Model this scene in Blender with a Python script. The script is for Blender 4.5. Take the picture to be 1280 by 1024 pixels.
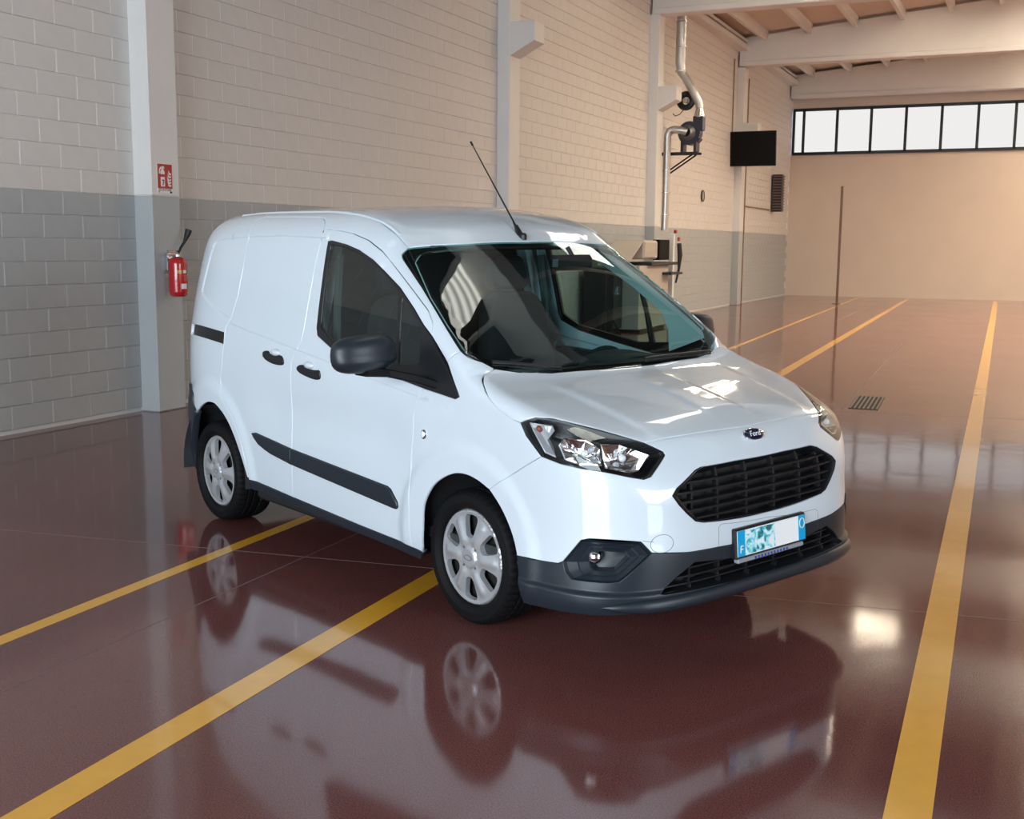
import bpy, bmesh, math, random
import numpy as np
from mathutils import Matrix, Vector
from mathutils.geometry import delaunay_2d_cdt
random.seed(7); RNG = np.random.default_rng(7)
PI = math.pi
for o in list(bpy.data.objects): bpy.data.objects.remove(o)
SC = bpy.context.scene
COL = SC.collection

# ------------------------------------------------------------------ camera, world, lights, exposure
cam_d = bpy.data.cameras.new('camera'); cam = bpy.data.objects.new('camera', cam_d); COL.objects.link(cam)
CAMROT = ((0.911024, -0.065930, 0.407048), (0.412270, 0.125835, -0.902330), (0.008269, 0.989858, 0.141819))
CAMPOS = (0.0, 0.0, 1.675768)
cam.matrix_world = Matrix([list(CAMROT[0]) + [CAMPOS[0]], list(CAMROT[1]) + [CAMPOS[1]], list(CAMROT[2]) + [CAMPOS[2]], [0, 0, 0, 1]])
cam_d.sensor_fit = 'HORIZONTAL'; cam_d.sensor_width = 36.0
FPX = 1432.12
cam_d.lens = FPX / 1280 * 36.0
cam_d.clip_start = 0.05; cam_d.clip_end = 300
SC.camera = cam

SC.view_settings.view_transform = 'Standard'
SC.view_settings.look = 'None'
SC.view_settings.gamma = 1.0
SC.view_settings.use_curve_mapping = False
SC.view_settings.exposure = 0.12

wd = bpy.data.worlds.new('sky'); SC.world = wd; wd.use_nodes = True
bg = wd.node_tree.nodes['Background']; bg.inputs[0].default_value = (0.72, 0.84, 1.0, 1); bg.inputs[1].default_value = 0.6

def area(name, loc, target, sx, sy, watt, color):
    ld = bpy.data.lights.new(name, 'AREA'); ld.shape = 'RECTANGLE'; ld.size = sx; ld.size_y = sy
    ld.energy = watt; ld.color = color
    lo = bpy.data.objects.new(name, ld); COL.objects.link(lo); lo.location = loc
    dv = Vector(target) - Vector(loc); lo.rotation_euler = dv.to_track_quat('-Z', 'Y').to_euler()
    return lo
# daylight through the rolling door of the entrance side, behind the photographer
area('entrance_daylight', (-3.2, -7.3, 2.6), (-3.2, 5, 2.0), 7.6, 4.6, 1450, (0.80, 0.91, 1.0))
area('unseen_side_light', (8.85, 1.5, 2.4), (0, 2.2, 1.6), 6.0, 4.2, 680, (0.82, 0.92, 1.0))  # added light on the unseen right wall, brightens the van front
# ribbed skylights along the ceiling: (centre x, y from, y to, width) and their brightness
SKYLIGHTS = [(-2.0, 5.8, 9.8, .8), (-2.0, 13.6, 16.8, .7), (-3.7, 18.4, 23.6, .6), (1.5, 17.9, 24.4, 1.4), (5.2, 17.9, 24.4, 1.4), (-3.1, 26.2, 30.0, 1.2), (1.5, 26.0, 32.5, 1.4), (5.0, 26.0, 32.5, 1.4), (1.8, 34.2, 40.0, 1.4), (5.2, 34.2, 40.0, 1.4)]
SKY_A, SKY_B = 7.0, 25.0
# ------------------------------------------------------------------ mesh helpers
class MB:
    def __init__(s): s.v = []; s.f = []; s.m = []
    def add(s, V, Fs, m=0):
        o = len(s.v); s.v += [tuple(map(float, p)) for p in V]
        s.f += [tuple(i + o for i in q) for q in Fs]; s.m += [m] * len(Fs)
    def box(s, lo, hi, m=0, bev=0.0, rz=0.0, ctr=None):
        (x0, y0, z0), (x1, y1, z1) = lo, hi
        b = min(bev, (x1 - x0) * .45, (y1 - y0) * .45, (z1 - z0) * .45)
        if b <= 0:
            V = [(x, y, z) for x in (x0, x1) for y in (y0, y1) for z in (z0, z1)]
            Fs = [(0, 1, 3, 2), (4, 6, 7, 5), (0, 4, 5, 1), (2, 3, 7, 6), (0, 2, 6, 4), (1, 5, 7, 3)]
        else:
            V = []; idx = {}
            for i, (X, sx) in enumerate(((x0, 1), (x1, -1))):
                for j, (Yy, sy) in enumerate(((y0, 1), (y1, -1))):
                    for k, (Z, sz) in enumerate(((z0, 1), (z1, -1))):
                        for a in range(3):
                            p = [X + sx * b, Yy + sy * b, Z + sz * b]
                            p[a] = (X, Yy, Z)[a]
                            idx[i, j, k, a] = len(V); V.append(tuple(p))
            Fs = []
            for a in range(3):
                for sd in (0, 1):
                    q = []
                    for (p_, q_) in ((0, 0), (1, 0), (1, 1), (0, 1)):
                        t = [0, 0, 0]; t[a] = sd; t[(a + 1) % 3] = p_; t[(a + 2) % 3] = q_
                        q.append(idx[t[0], t[1], t[2], a])
                    Fs.append(tuple(q if sd else q[::-1]))
            for a in range(3):
                b_, c_ = (a + 1) % 3, (a + 2) % 3
                for p_ in (0, 1):
                    for q_ in (0, 1):
                        t0 = [0, 0, 0]; t0[b_] = p_; t0[c_] = q_; t1 = list(t0); t1[a] = 1
                        Fs.append((idx[(*t0, b_)], idx[(*t1, b_)], idx[(*t1, c_)], idx[(*t0, c_)]))
            for i in (0, 1):
                for j in (0, 1):
                    for k in (0, 1): Fs.append(tuple(idx[i, j, k, a] for a in range(3)))
        if rz:
            c, sn = math.cos(rz), math.sin(rz); cx, cy = ctr if ctr else ((x0 + x1) / 2, (y0 + y1) / 2)
            V = [(cx + (x - cx) * c - (y - cy) * sn, cy + (x - cx) * sn + (y - cy) * c, z) for x, y, z in V]
        s.add(V, Fs, m)
    def tube(s, pts, r, n=10, m=0, cap=True, closed=False):
        P = [Vector(p) for p in pts]; N = len(P); rs = r if hasattr(r, '__len__') else [r] * N
        V = []; up = None
        for i in range(N):
            if closed: d = P[(i + 1) % N] - P[i - 1]
            else: d = P[min(i + 1, N - 1)] - P[max(i - 1, 0)]
            d.normalize()
            if up is None:
                up = Vector((0, 0, 1)) if abs(d.z) < .9 else Vector((1, 0, 0))
            a = d.cross(up)
            if a.length < 1e-5: a = d.orthogonal()
            a.normalize(); b = a.cross(d); up = b
            for k in range(n):
                t = 2 * PI * k / n; q = P[i] + (a * math.cos(t) + b * math.sin(t)) * rs[i]; V.append(tuple(q))
        Fs = [(i * n + k, i * n + (k + 1) % n, (i + 1) * n + (k + 1) % n, (i + 1) * n + k) for i in range(N - 1) for k in range(n)]
        if closed: Fs += [((N - 1) * n + k, (N - 1) * n + (k + 1) % n, (k + 1) % n, k) for k in range(n)]
        elif cap: Fs += [tuple(range(n))[::-1], tuple((N - 1) * n + k for k in range(n))]
        s.add(V, Fs, m)
    def lathe(s, prof, c=(0, 0, 0), axis='z', n=32, m=0, cap=False):
        V = []; N = len(prof)
        for k in range(n):
            t = 2 * PI * k / n
            for r, h in prof:
                p = (r * math.cos(t), r * math.sin(t), h)
                if axis == 'x': p = (p[2], p[0], p[1])
                elif axis == 'y': p = (p[1], p[2], p[0])
                V.append((p[0] + c[0], p[1] + c[1], p[2] + c[2]))
        Fs = [(k * N + i, ((k + 1) % n) * N + i, ((k + 1) % n) * N + i + 1, k * N + i + 1) for k in range(n) for i in range(N - 1)]
        if cap:
            Fs += [tuple(k * N for k in range(n))[::-1], tuple(k * N + N - 1 for k in range(n))]
        s.add(V, Fs, m)
    def prism(s, poly, ext, m=0, z0=None):
        # poly: list of 3D points (planar), extruded by vector ext
        n = len(poly); V = [tuple(p) for p in poly] + [tuple(Vector(p) + Vector(ext)) for p in poly]
        Fs = [tuple(range(n))[::-1], tuple(range(n, 2 * n))] + [(i, (i + 1) % n, n + (i + 1) % n, n + i) for i in range(n)]
        s.add(V, Fs, m)

def mesh(name, V, Fs, mats, parent=None, smooth=False, mi=None, normals=None, angle=None, fix=True):
    me = bpy.data.meshes.new(name); me.from_pydata([tuple(map(float, v)) for v in V], [], [tuple(map(int, q)) for q in Fs])
    for mt in (mats if isinstance(mats, (list, tuple)) else [mats]): me.materials.append(mt)
    if mi is not None: me.polygons.foreach_set('material_index', np.array(mi, dtype=np.int32))
    if fix and normals is None:
        bm = bmesh.new(); bm.from_mesh(me); bmesh.ops.recalc_face_normals(bm, faces=bm.faces); bm.to_mesh(me); bm.free()
    me.update()
    if smooth: me.polygons.foreach_set('use_smooth', np.ones(len(me.polygons), dtype=bool))
    if angle is not None:
        me.set_sharp_from_angle(angle=math.radians(angle))
    if normals is not None: me.normals_split_custom_set_from_vertices([tuple(map(float, n)) for n in normals])
    o = bpy.data.objects.new(name, me); COL.objects.link(o)
    if parent is not None: o.parent = parent
    return o
def build(name, mb, mats, parent=None, smooth=False, angle=35, **kw):
    return mesh(name, mb.v, mb.f, mats, parent, smooth, mi=mb.m, angle=angle if smooth else None, **kw)
def tag(o, label=None, cat=None, group=None, kind=None):
    if label: o['label'] = label
    if cat: o['category'] = cat
    if group: o['group'] = group
    if kind: o['kind'] = kind
    return o
def empty(name, loc=(0, 0, 0), rz=0.0, parent=None):
    o = bpy.data.objects.new(name, None); COL.objects.link(o); o.location = loc; o.rotation_euler = (0, 0, rz); o.empty_display_size = .1
    if parent is not None: o.parent = parent
    return o
def copy_tree(o, parent=None, **kw):
    c = o.copy(); COL.objects.link(c); c.parent = parent
    for ch in list(o.children): copy_tree(ch, c)
    return c

# ------------------------------------------------------------------ materials
def mat(name, col, rough=.5, metal=0.0, coat=0.0, spec=.5, emis=None, estr=0.0, noise=0.0, nscale=20.0, bump=0.0, bscale=80.0, ior=1.5, crough=.03):
    m = bpy.data.materials.new(name); m.use_nodes = True; nt = m.node_tree; p = nt.nodes['Principled BSDF']
    p.inputs['Base Color'].default_value = (*col, 1); p.inputs['Roughness'].default_value = rough; p.inputs['Metallic'].default_value = metal
    p.inputs['Coat Weight'].default_value = coat; p.inputs['Coat Roughness'].default_value = crough; p.inputs['Specular IOR Level'].default_value = spec; p.inputs['IOR'].default_value = ior
    if emis: p.inputs['Emission Color'].default_value = (*emis, 1); p.inputs['Emission Strength'].default_value = estr
    tc = nt.nodes.new('ShaderNodeTexCoord')
    if noise > 0:
        nz = nt.nodes.new('ShaderNodeTexNoise'); nz.inputs['Scale'].default_value = nscale; nz.inputs['Detail'].default_value = 5
        nt.links.new(tc.outputs['Object'], nz.inputs['Vector'])
        mr = nt.nodes.new('ShaderNodeMapRange'); mr.inputs[3].default_value = 1 - noise; mr.inputs[4].default_value = 1 + noise
        nt.links.new(nz.outputs['Fac'], mr.inputs[0])
        mx = nt.nodes.new('ShaderNodeMix'); mx.data_type = 'RGBA'; mx.blend_type = 'MULTIPLY'; mx.inputs[0].default_value = 1
        mx.inputs[6].default_value = (*col, 1); nt.links.new(mr.outputs[0], mx.inputs[7]); nt.links.new(mx.outputs[2], p.inputs['Base Color'])
    if bump > 0:
        nb = nt.nodes.new('ShaderNodeTexNoise'); nb.inputs['Scale'].default_value = bscale; nb.inputs['Detail'].default_value = 4
        nt.links.new(tc.outputs['Object'], nb.inputs['Vector'])
        bp = nt.nodes.new('ShaderNodeBump'); bp.inputs['Strength'].default_value = bump; bp.inputs['Distance'].default_value = .004
        nt.links.new(nb.outputs['Fac'], bp.inputs['Height']); nt.links.new(bp.outputs[0], p.inputs['Normal'])
    return m
def glass(name, tint, ior=1.5, extra=0.0):
    m = bpy.data.materials.new(name); m.use_nodes = True; nt = m.node_tree; nt.nodes.remove(nt.nodes['Principled BSDF'])
    out = nt.nodes['Material Output']; tr = nt.nodes.new('ShaderNodeBsdfTransparent'); tr.inputs[0].default_value = (*tint, 1)
    gl = nt.nodes.new('ShaderNodeBsdfGlossy'); gl.inputs['Roughness'].default_value = 0.0; gl.inputs[0].default_value = (.95, 1, .98, 1)
    fr = nt.nodes.new('ShaderNodeFresnel'); ge = nt.nodes.new('ShaderNodeNewGeometry'); io = nt.nodes.new('ShaderNodeMapRange'); io.inputs[3].default_value = ior; io.inputs[4].default_value = 1 / ior
    nt.links.new(ge.outputs['Backfacing'], io.inputs[0]); nt.links.new(io.outputs[0], fr.inputs[0])   # a thin sheet reflects alike from both sides
    mx = nt.nodes.new('ShaderNodeMixShader')
    if extra:
        ad = nt.nodes.new('ShaderNodeMath'); ad.operation = 'ADD'; ad.use_clamp = True; ad.inputs[1].default_value = extra
        nt.links.new(fr.outputs[0], ad.inputs[0]); nt.links.new(ad.outputs[0], mx.inputs[0])
    else: nt.links.new(fr.outputs[0], mx.inputs[0])
    nt.links.new(tr.outputs[0], mx.inputs[1]); nt.links.new(gl.outputs[0], mx.inputs[2]); nt.links.new(mx.outputs[0], out.inputs[0])
    return m
def emit(name, col, s):
    m = bpy.data.materials.new(name); m.use_nodes = True; nt = m.node_tree; nt.nodes.remove(nt.nodes['Principled BSDF'])
    e = nt.nodes.new('ShaderNodeEmission'); e.inputs[0].default_value = (*col, 1); e.inputs[1].default_value = s
    nt.links.new(e.outputs[0], nt.nodes['Material Output'].inputs[0]); return m
M = {}
M['paint'] = mat('white_paint', (.655, .735, .80), .32, coat=1.0, crough=.02)
M['black'] = mat('black_plastic', (.008, .009, .011), .38)
M['grey'] = mat('charcoal_plastic', (.014, .021, .030), .40, bump=.05, bscale=700)
M['gloss'] = mat('gloss_black', (.004, .004, .005), .08)
M['rubber'] = mat('tyre_rubber', (.006, .006, .007), .65, spec=.15, noise=.3, nscale=40)
M['silver'] = mat('silver_hub_cap', (.52, .54, .57), .30, metal=.5, coat=.5)
M['chrome'] = mat('chrome', (.85, .86, .88), .08, metal=1.0)
M['steel'] = mat('bright_steel', (.62, .64, .66), .25, metal=1.0)
M['liner'] = mat('dusty_arch_liner', (.035, .040, .045), .8, noise=.5, nscale=9)
M['pillar'] = mat('pale_pillar_trim', (.50, .55, .55), .6)
M['under'] = mat('underbody_black', (.006, .006, .006), .8)
M['fabric'] = mat('seat_fabric', (.012, .012, .014), .9, bump=.3, bscale=300)
M['dash'] = mat('dashboard', (.030, .034, .036), .6, bump=.1, bscale=300)
M['trim'] = mat('cabin_trim', (.10, .11, .11), .7)
M['ws'] = glass('windscreen_glass', (.60, .82, .80), 1.47)
M['sg'] = glass('side_glass', (.52, .62, .60), 1.5, .02)
M['lens'] = glass('lamp_lens', (.93, .95, .96), 1.45)
M['amber'] = mat('amber_bulb', (.22, .05, .03), .3)
M['bulb'] = mat('clear_bulb', (.85, .88, .9), .05, spec=1.0, coat=1)
M['navy'] = mat('navy_enamel', (.006, .012, .05), .12, coat=1)
M['plate_white'] = mat('plate_white', (.93, .96, .97), .35)
M['plate_blue'] = mat('plate_blue', (.0, .38, .74), .35)
M['yellow_ring'] = mat('pale_yellow', (.7, .75, .55), .5)
M['blue_ink'] = mat('blue_ink', (.02, .06, .35), .5)
M['alu'] = mat('plate_strip_grey', (.30, .31, .34), .4)
A_ = np.array
# ------------------------------------------------------------------ the hall
XW = -8.06; YF = 41.5; YN = -7.5; XE = 9.0; ZC0 = 7.62
def blk_mat(name, col):
    return mat(name, col, .75, noise=.05, nscale=6, bump=.25, bscale=120)
M['wall_up'] = blk_mat('cream_block_paint', (.66, .64, .615)); M['wall_lo'] = blk_mat('grey_block_paint', (.40, .42, .43))
M['mortar_up'] = mat('cream_joint', (.86, .82, .79), .8); M['mortar_lo'] = mat('grey_joint', (.58, .60, .61), .8)
M['conc'] = mat('painted_concrete', (.72, .71, .69), .65, noise=.04, nscale=3, bump=.12, bscale=60)
M['conc_lo'] = mat('grey_painted_concrete', (.41, .44, .45), .65, noise=.04, nscale=3, bump=.12, bscale=60)
M['plaster'] = mat('cream_plaster', (.70, .60, .52), .8, noise=.05, nscale=1.2)
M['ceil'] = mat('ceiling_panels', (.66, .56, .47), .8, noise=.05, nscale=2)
M['yellow'] = mat('yellow_line_paint', (.86, .43, .035), .22, noise=.10, nscale=9, coat=.5, crough=.06)
M['joint'] = mat('floor_joint', (.20, .13, .12), .6)
M['red'] = mat('signal_red', (.45, .012, .016), .25, coat=.6)
M['signred'] = mat('sign_red', (.42, .02, .025), .45)
M['white'] = mat('white_plastic', (.80, .80, .78), .4)
M['brass'] = mat('brass', (.45, .33, .12), .35, metal=.8)
M['galv'] = mat('galvanised_duct', (.55, .55, .54), .32, metal=.85)
M['blue'] = mat('blue_enamel', (.004, .006, .03), .4, coat=.4)
M['cabinet'] = mat('beige_machine_paint', (.50, .45, .40), .5)
M['tv'] = mat('black_screen', (.003, .003, .003), .6, spec=.15)
M['conduit'] = mat('tan_conduit', (.30, .23, .18), .6)
M['brown'] = mat('brown_steel', (.16, .10, .08), .5)

def floor_mat():
    m = mat('red_resin_floor', (.118, .034, .027), .09, ior=1.62); nt = m.node_tree; p = nt.nodes['Principled BSDF']; tc = nt.nodes.new('ShaderNodeTexCoord')
    n1 = nt.nodes.new('ShaderNodeTexNoise'); n1.inputs['Scale'].default_value = .8; n1.inputs['Detail'].default_value = 4
    n2 = nt.nodes.new('ShaderNodeTexNoise'); n2.inputs['Scale'].default_value = 190; n2.inputs['Detail'].default_value = 2
    for n in (n1, n2): nt.links.new(tc.outputs['Object'], n.inputs['Vector'])
    cr = nt.nodes.new('ShaderNodeValToRGB'); e = cr.color_ramp.elements; e[0].position = .3; e[0].color = (.132, .044, .040, 1); e[1].position = .7; e[1].color = (.172, .064, .056, 1)
    nt.links.new(n1.outputs['Fac'], cr.inputs[0])
    mx = nt.nodes.new('ShaderNodeMix'); mx.data_type = 'RGBA'; mx.blend_type = 'MULTIPLY'; mx.inputs[0].default_value = 1
    mr = nt.nodes.new('ShaderNodeMapRange'); mr.inputs[1].default_value = .3; mr.inputs[2].default_value = .7; mr.inputs[3].default_value = .55; mr.inputs[4].default_value = 1.5
    nt.links.new(n2.outputs['Fac'], mr.inputs[0]); nt.links.new(cr.outputs[0], mx.inputs[6]); nt.links.new(mr.outputs[0], mx.inputs[7]); nt.links.new(mx.outputs[2], p.inputs['Base Color'])
    r2 = nt.nodes.new('ShaderNodeMapRange'); r2.inputs[3].default_value = .05; r2.inputs[4].default_value = .13; nt.links.new(n1.outputs['Fac'], r2.inputs[0]); nt.links.new(r2.outputs[0], p.inputs['Roughness'])
    n3 = nt.nodes.new('ShaderNodeTexNoise'); n3.inputs['Scale'].default_value = 1.6; n3.inputs['Detail'].default_value = 2; nt.links.new(tc.outputs['Object'], n3.inputs['Vector'])
    b = nt.nodes.new('ShaderNodeBump'); b.inputs['Strength'].default_value = .10; b.inputs['Distance'].default_value = .02
    nt.links.new(n3.outputs['Fac'], b.inputs['Height']); nt.links.new(b.outputs[0], p.inputs['Normal'])
    return m
M['floor'] = floor_mat()
mb = MB(); mb.box((XW - .3, YN - .3, -.2), (XE + .3, YF + .3, 0)); tag(build('floor', mb, M['floor']), 'glossy red-brown resin floor', kind='structure')
# yellow lines, joints
def strip(name, a, b, w, z0, z1, mt, label=None, cat=None, kind=None, w2=None):
    a, b = Vector((*a, 0)), Vector((*b, 0)); d = (b - a).normalized(); n = Vector((-d.y, d.x, 0)); w2 = w if w2 is None else w2
    mb = MB(); mb.prism([a + n * w / 2 + Vector((0, 0, z0)), a - n * w / 2 + Vector((0, 0, z0)), b - n * w2 / 2 + Vector((0, 0, z0)), b + n * w2 / 2 + Vector((0, 0, z0))], (0, 0, z1 - z0))
    return tag(build(name, mb, mt), label, cat, kind=kind)
def ext(a, b, t0, t1): a, b = A_(a), A_(b); return tuple(a + (b - a) * t0), tuple(a + (b - a) * t1)
g1 = ext((-3.912, 4.025), (-5.97, 53.88), -.08, .75); g2 = ext((-2.60, 2.64), (-3.84, 42.07), -.09, .97); g3 = ext((-.235, 3.372), (-.262, 4.577), -4.5, 31)
strip('floor_line', *g1, .085, .0004, .0018, M['yellow'], 'yellow floor line passing behind the rear wheel of the van', 'floor marking', 'structure')
strip('floor_line', *g2, .135, .0004, .0018, M['yellow'], 'wide yellow floor line running under the front wheel of the van', 'floor marking', 'structure')
strip('floor_line', *g3, .135, .0004, .0018, M['yellow'], 'yellow floor line in front of the van, nearest the open hall', 'floor marking', 'structure')
j1 = ext((-3.444, 3.531), (-3.501, 5.563), -1.2, 16)
strip('floor_joint', *j1, .006, .0002, .0008, M['joint'], kind='structure')
strip('floor_joint', (-8, 4.36), (8.9, 6.85), .006, .0002, .0008, M['joint'], kind='structure')
strip('floor_joint', (-8, 11.2), (8.9, 13.7), .006, .0002, .0008, M['joint'], kind='structure')
strip('floor_joint', (-1.742, 12.27), (-2.084, 22.35), .02, .0002, .0012, M['joint'], kind='structure')
gr_ = empty('floor_grate', (-1.57, 12.95, 0), .05); tag(gr_, 'dark slotted drain grate in the red floor beyond the van', 'drain')
mb = MB(); mb.box((-.15, -.56, .0002), (.15, .56, .003)); build('grate_backing', mb, M['under'], gr_)
for k in range(7):
    x = -.135 + k * .045; mb = MB(); mb.box((x - .009, -.55, .003), (x + .009, .55, .007)); build('grate_slat', mb, M['brown'], gr_)

# walls
ROW0, PH, PL = 2.124, .2085, .463
mb = MB(); mb.box((XW - .25, YN, 0), (XW - .005, YF, ROW0), 1); mb.box((XW - .25, YN, ROW0), (XW - .005, YF, 9.4), 0)
wl = tag(build('wall_left', mb, [M['mortar_up'], M['mortar_lo']]), 'long block wall painted cream above and grey below', kind='structure')
def block_geo():
    mb = MB(); b = .003; h, l, d = (PH - .005) / 2, (PL - .010) / 2, .009
    V = [(-.004, sy * l, sz * h) for sy in (-1, 1) for sz in (-1, 1)] + [(d - .005, sy * l, sz * h) for sy in (-1, 1) for sz in (-1, 1)] + [(d - .005 + b, sy * (l - b), sz * (h - b)) for sy in (-1, 1) for sz in (-1, 1)]
    q = lambda a, c: [(a + 0, a + 1, c + 1, c + 0), (a + 1, a + 3, c + 3, c + 1), (a + 3, a + 2, c + 2, c + 3), (a + 2, a + 0, c + 0, c + 2)]
    k = len(V); V += [(d - .0042, l - .002, -h), (d - .0042, l - .002, h), (d - .0042, l + .012, h), (d - .0042, l + .012, -h)]
    return V, q(0, 4) + q(4, 8) + [(8, 9, 11, 10), (k, k + 3, k + 2, k + 1)]
BV, BF = block_geo()
protos = {}
for key in ('wall_up', 'wall_lo'):
    me = bpy.data.meshes.new('block'); me.from_pydata(BV, [], BF); me.materials.append(M[key]); me.materials.append(M['mortar_up' if key == 'wall_up' else 'mortar_lo']); me.polygons[len(BF) - 1].material_index = 1
    bm = bmesh.new(); bm.from_mesh(me); bmesh.ops.recalc_face_normals(bm, faces=bm.faces); bm.to_mesh(me); bm.free(); protos[key] = me
CR = A_(CAMROT, float)
def project(p):
    q = A_(p, float) - A_(CAMPOS); c = CR.T @ q; return (640 + FPX * c[0] / -c[2], 512 - FPX * c[1] / -c[2], -c[2])
cand = []
COLS = [.65, 8.84, 17.18, 25.1, 33.3]
for r in range(-10, 35):
    z = ROW0 + (r + .5) * PH
    if z < .05: continue
    for k in range(-40, 75):
        y = 9.772 + k * PL + (PL / 2 if r % 2 else 0)
        if y < -7 or y > YF - .2: continue
        if any(c - .02 < y - PL / 2 and y + PL / 2 < c + .43 for c in COLS): continue
        u, v, dpt = project((XW, y, z)); vis = -30 < u < 1310 and -30 < v < 1030 and dpt > 0
        if vis and 268 < u < 740 and v > 275: vis = False
        if vis and 246 < u < 660 and v > 300: vis = False
        cand.append((0 if vis else 1, dpt, y, z, 'wall_up' if r >= 0 else 'wall_lo'))
cand.sort(key=lambda t: t[:2])
for _, _, y, z, key in cand[:298]:
    o = bpy.data.objects.new('block', protos[key]); COL.objects.link(o); o.parent = wl; o.location = (XW + RNG.uniform(-.0012, .0012), y, z)
mb = MB()
for vis, dpt, y, z, key in cand[298:]:
    mb.add([(XW + p[0], y + p[1], z + p[2]) for p in BV], BF, 0 if key == 'wall_up' else 1)
    mb.m[-1] += 2
tag(build('block_courses', mb, [M['wall_up'], M['wall_lo'], M['mortar_up'], M['mortar_lo']], wl), kind='stuff')

# far wall with its strip of windows
WZ0, WZ1, WX0 = 4.93, 6.42, -8.0
WX1 = WX0 + .30 + 1.13 * 8
mb = MB(); mb.box((XW, YF, 0), (XE, YF + .3, WZ0)); mb.box((XW, YF, WZ1), (XE, YF + .3, 9.4)); mb.box((WX1, YF, WZ0), (XE, YF + .3, WZ1))
tag(build('wall_far', mb, M['plaster']), 'plain cream end wall under the window strip', kind='structure')
wn = empty('window_1', (0, 0, 0)); tag(wn, 'black framed strip of windows high in the far wall', kind='structure')
M['pane'] = emit('daylit_frosted_glass', (1.0, .985, .97), .80)
xs = [WX0 + .02, WX0 + .36] + [WX0 + .36 + 1.13 * k for k in range(1, 8)]
mb = MB()
mb.box((WX0, YF - .06, WZ0 - .05), (WX1, YF + .04, WZ0 + .05)); mb.box((WX0, YF - .06, WZ1 - .05), (WX1, YF + .04, WZ1 + .05))
for k, x in enumerate(xs): mb.box((x - .045, YF - .06, WZ0), (x + .045, YF + .04, WZ1))
build('window_frame', mb, M['black'], wn)
for k in range(len(xs) - 1):
    mb = MB(); mb.box((xs[k] + .045, YF + .0, WZ0 + .05), (xs[k + 1] - .045, YF + .012, WZ1 - .05)); build('pane', mb, M['pane'], wn)
mb = MB(); mb.box((XE, YN, 0), (XE + .3, YF, 9.4)); tag(build('wall_right', mb, M['plaster']), kind='structure')
mb = MB(); mb.box((XW, YN - .3, 0), (XE, YN, 9.4)); tag(build('wall_entrance', mb, M['plaster']), kind='structure')

# columns with corbels, cross beams, ceiling ribs
def zc(x): return ZC0 + .085 * (x - XW)
names = ['block-wall column behind the photographer', 'white and grey column carrying the red fire extinguisher', 'white column with a corbel rising behind the van roof', 'column beside the silver ventilation duct', 'column behind the black television']
for c, lb in zip(COLS, names):
    mb = MB(); mb.box((XW - .1, c, 0), (-7.84, c + .41, ROW0), 1, bev=.012); mb.box((XW - .1, c, ROW0), (-7.84, c + .41, 6.74), 0, bev=.012)
    co = tag(build('column', mb, [M['conc'], M['conc_lo']]), lb, kind='structure')
    if c > 12:
        zt = 5.19
        mb = MB(); mb.prism([(-7.85, c + .004, zt), (-7.42, c + .004, zt), (-7.42, c + .004, zt - .30), (-7.85, c + .004, zt - .52)], (0, .402, 0)); build('corbel', mb, M['conc'], co)
for y, lb in zip((.65, 8.84, 17.18, 25.1, 33.3, 40.9), ['hidden beam over the entrance', 'beam over the van', 'beam beyond the van', 'nearest concrete cross beam under the ceiling', 'second concrete cross beam under the ceiling', 'last cross beam above the far windows']):
    mb = MB(); x0, x1 = XW + .05, XE
    zb = 6.72 + (.05 if y > 30 else 0)
    mb.prism([(x0, y - .01, zb + .13), (x1, y - .01, zb + .13), (x1, y - .01, zc(x1) - .05), (x0, y - .01, zc(x0) - .10)], (0, .36, 0))
    mb.box((x0, y - .05, zb), (x1, y + .39, zb + .13), bev=.015)
    tag(build('ceiling_beam', mb, M['conc']), lb, kind='structure')
mb = MB()
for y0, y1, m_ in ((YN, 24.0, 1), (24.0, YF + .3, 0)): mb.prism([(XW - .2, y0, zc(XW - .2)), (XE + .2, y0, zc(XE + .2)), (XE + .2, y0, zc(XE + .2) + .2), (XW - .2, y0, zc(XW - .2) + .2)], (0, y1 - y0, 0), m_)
M['ceil_shaded'] = mat('shaded_ceiling_panels', (.09, .075, .065), .8, noise=.05, nscale=2)   # entrance bays: shade put into the ceiling colour so the windscreen reflects dark
ce = tag(build('ceiling', mb, [M['ceil'], M['ceil_shaded']]), 'sloping ceiling with ribs between the cross beams', kind='structure')
for bay in range(5):
    y0 = (.65, 8.84, 17.18, 25.1, 33.3)[bay] + .3; y1 = (8.84, 17.18, 25.1, 33.3, 40.9)[bay] + .05
    for k in range(13):
        x = -7.3 + k * 1.22
        mb = MB(); zz = zc(x); mb.prism([(x - .07, y0, zz + .02), (x + .07, y0, zz + .02), (x + .05, y0, zz - .26), (x - .05, y0, zz - .26)], (0, y1 - y0, 0)); build('ceiling_rib', mb, M['conc'], ce)
    mb = MB(); mb.box((XW, y0, 7.18), (XW + .30, y1, 7.32)); mb.box((XW, y0, 7.32), (XW + .16, y1, 7.56)); mb.box((XW + .2, y0, 7.40), (XW + .27, y1, 7.47)); build('wall_gutter', mb, M['conc'], ce)
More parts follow.
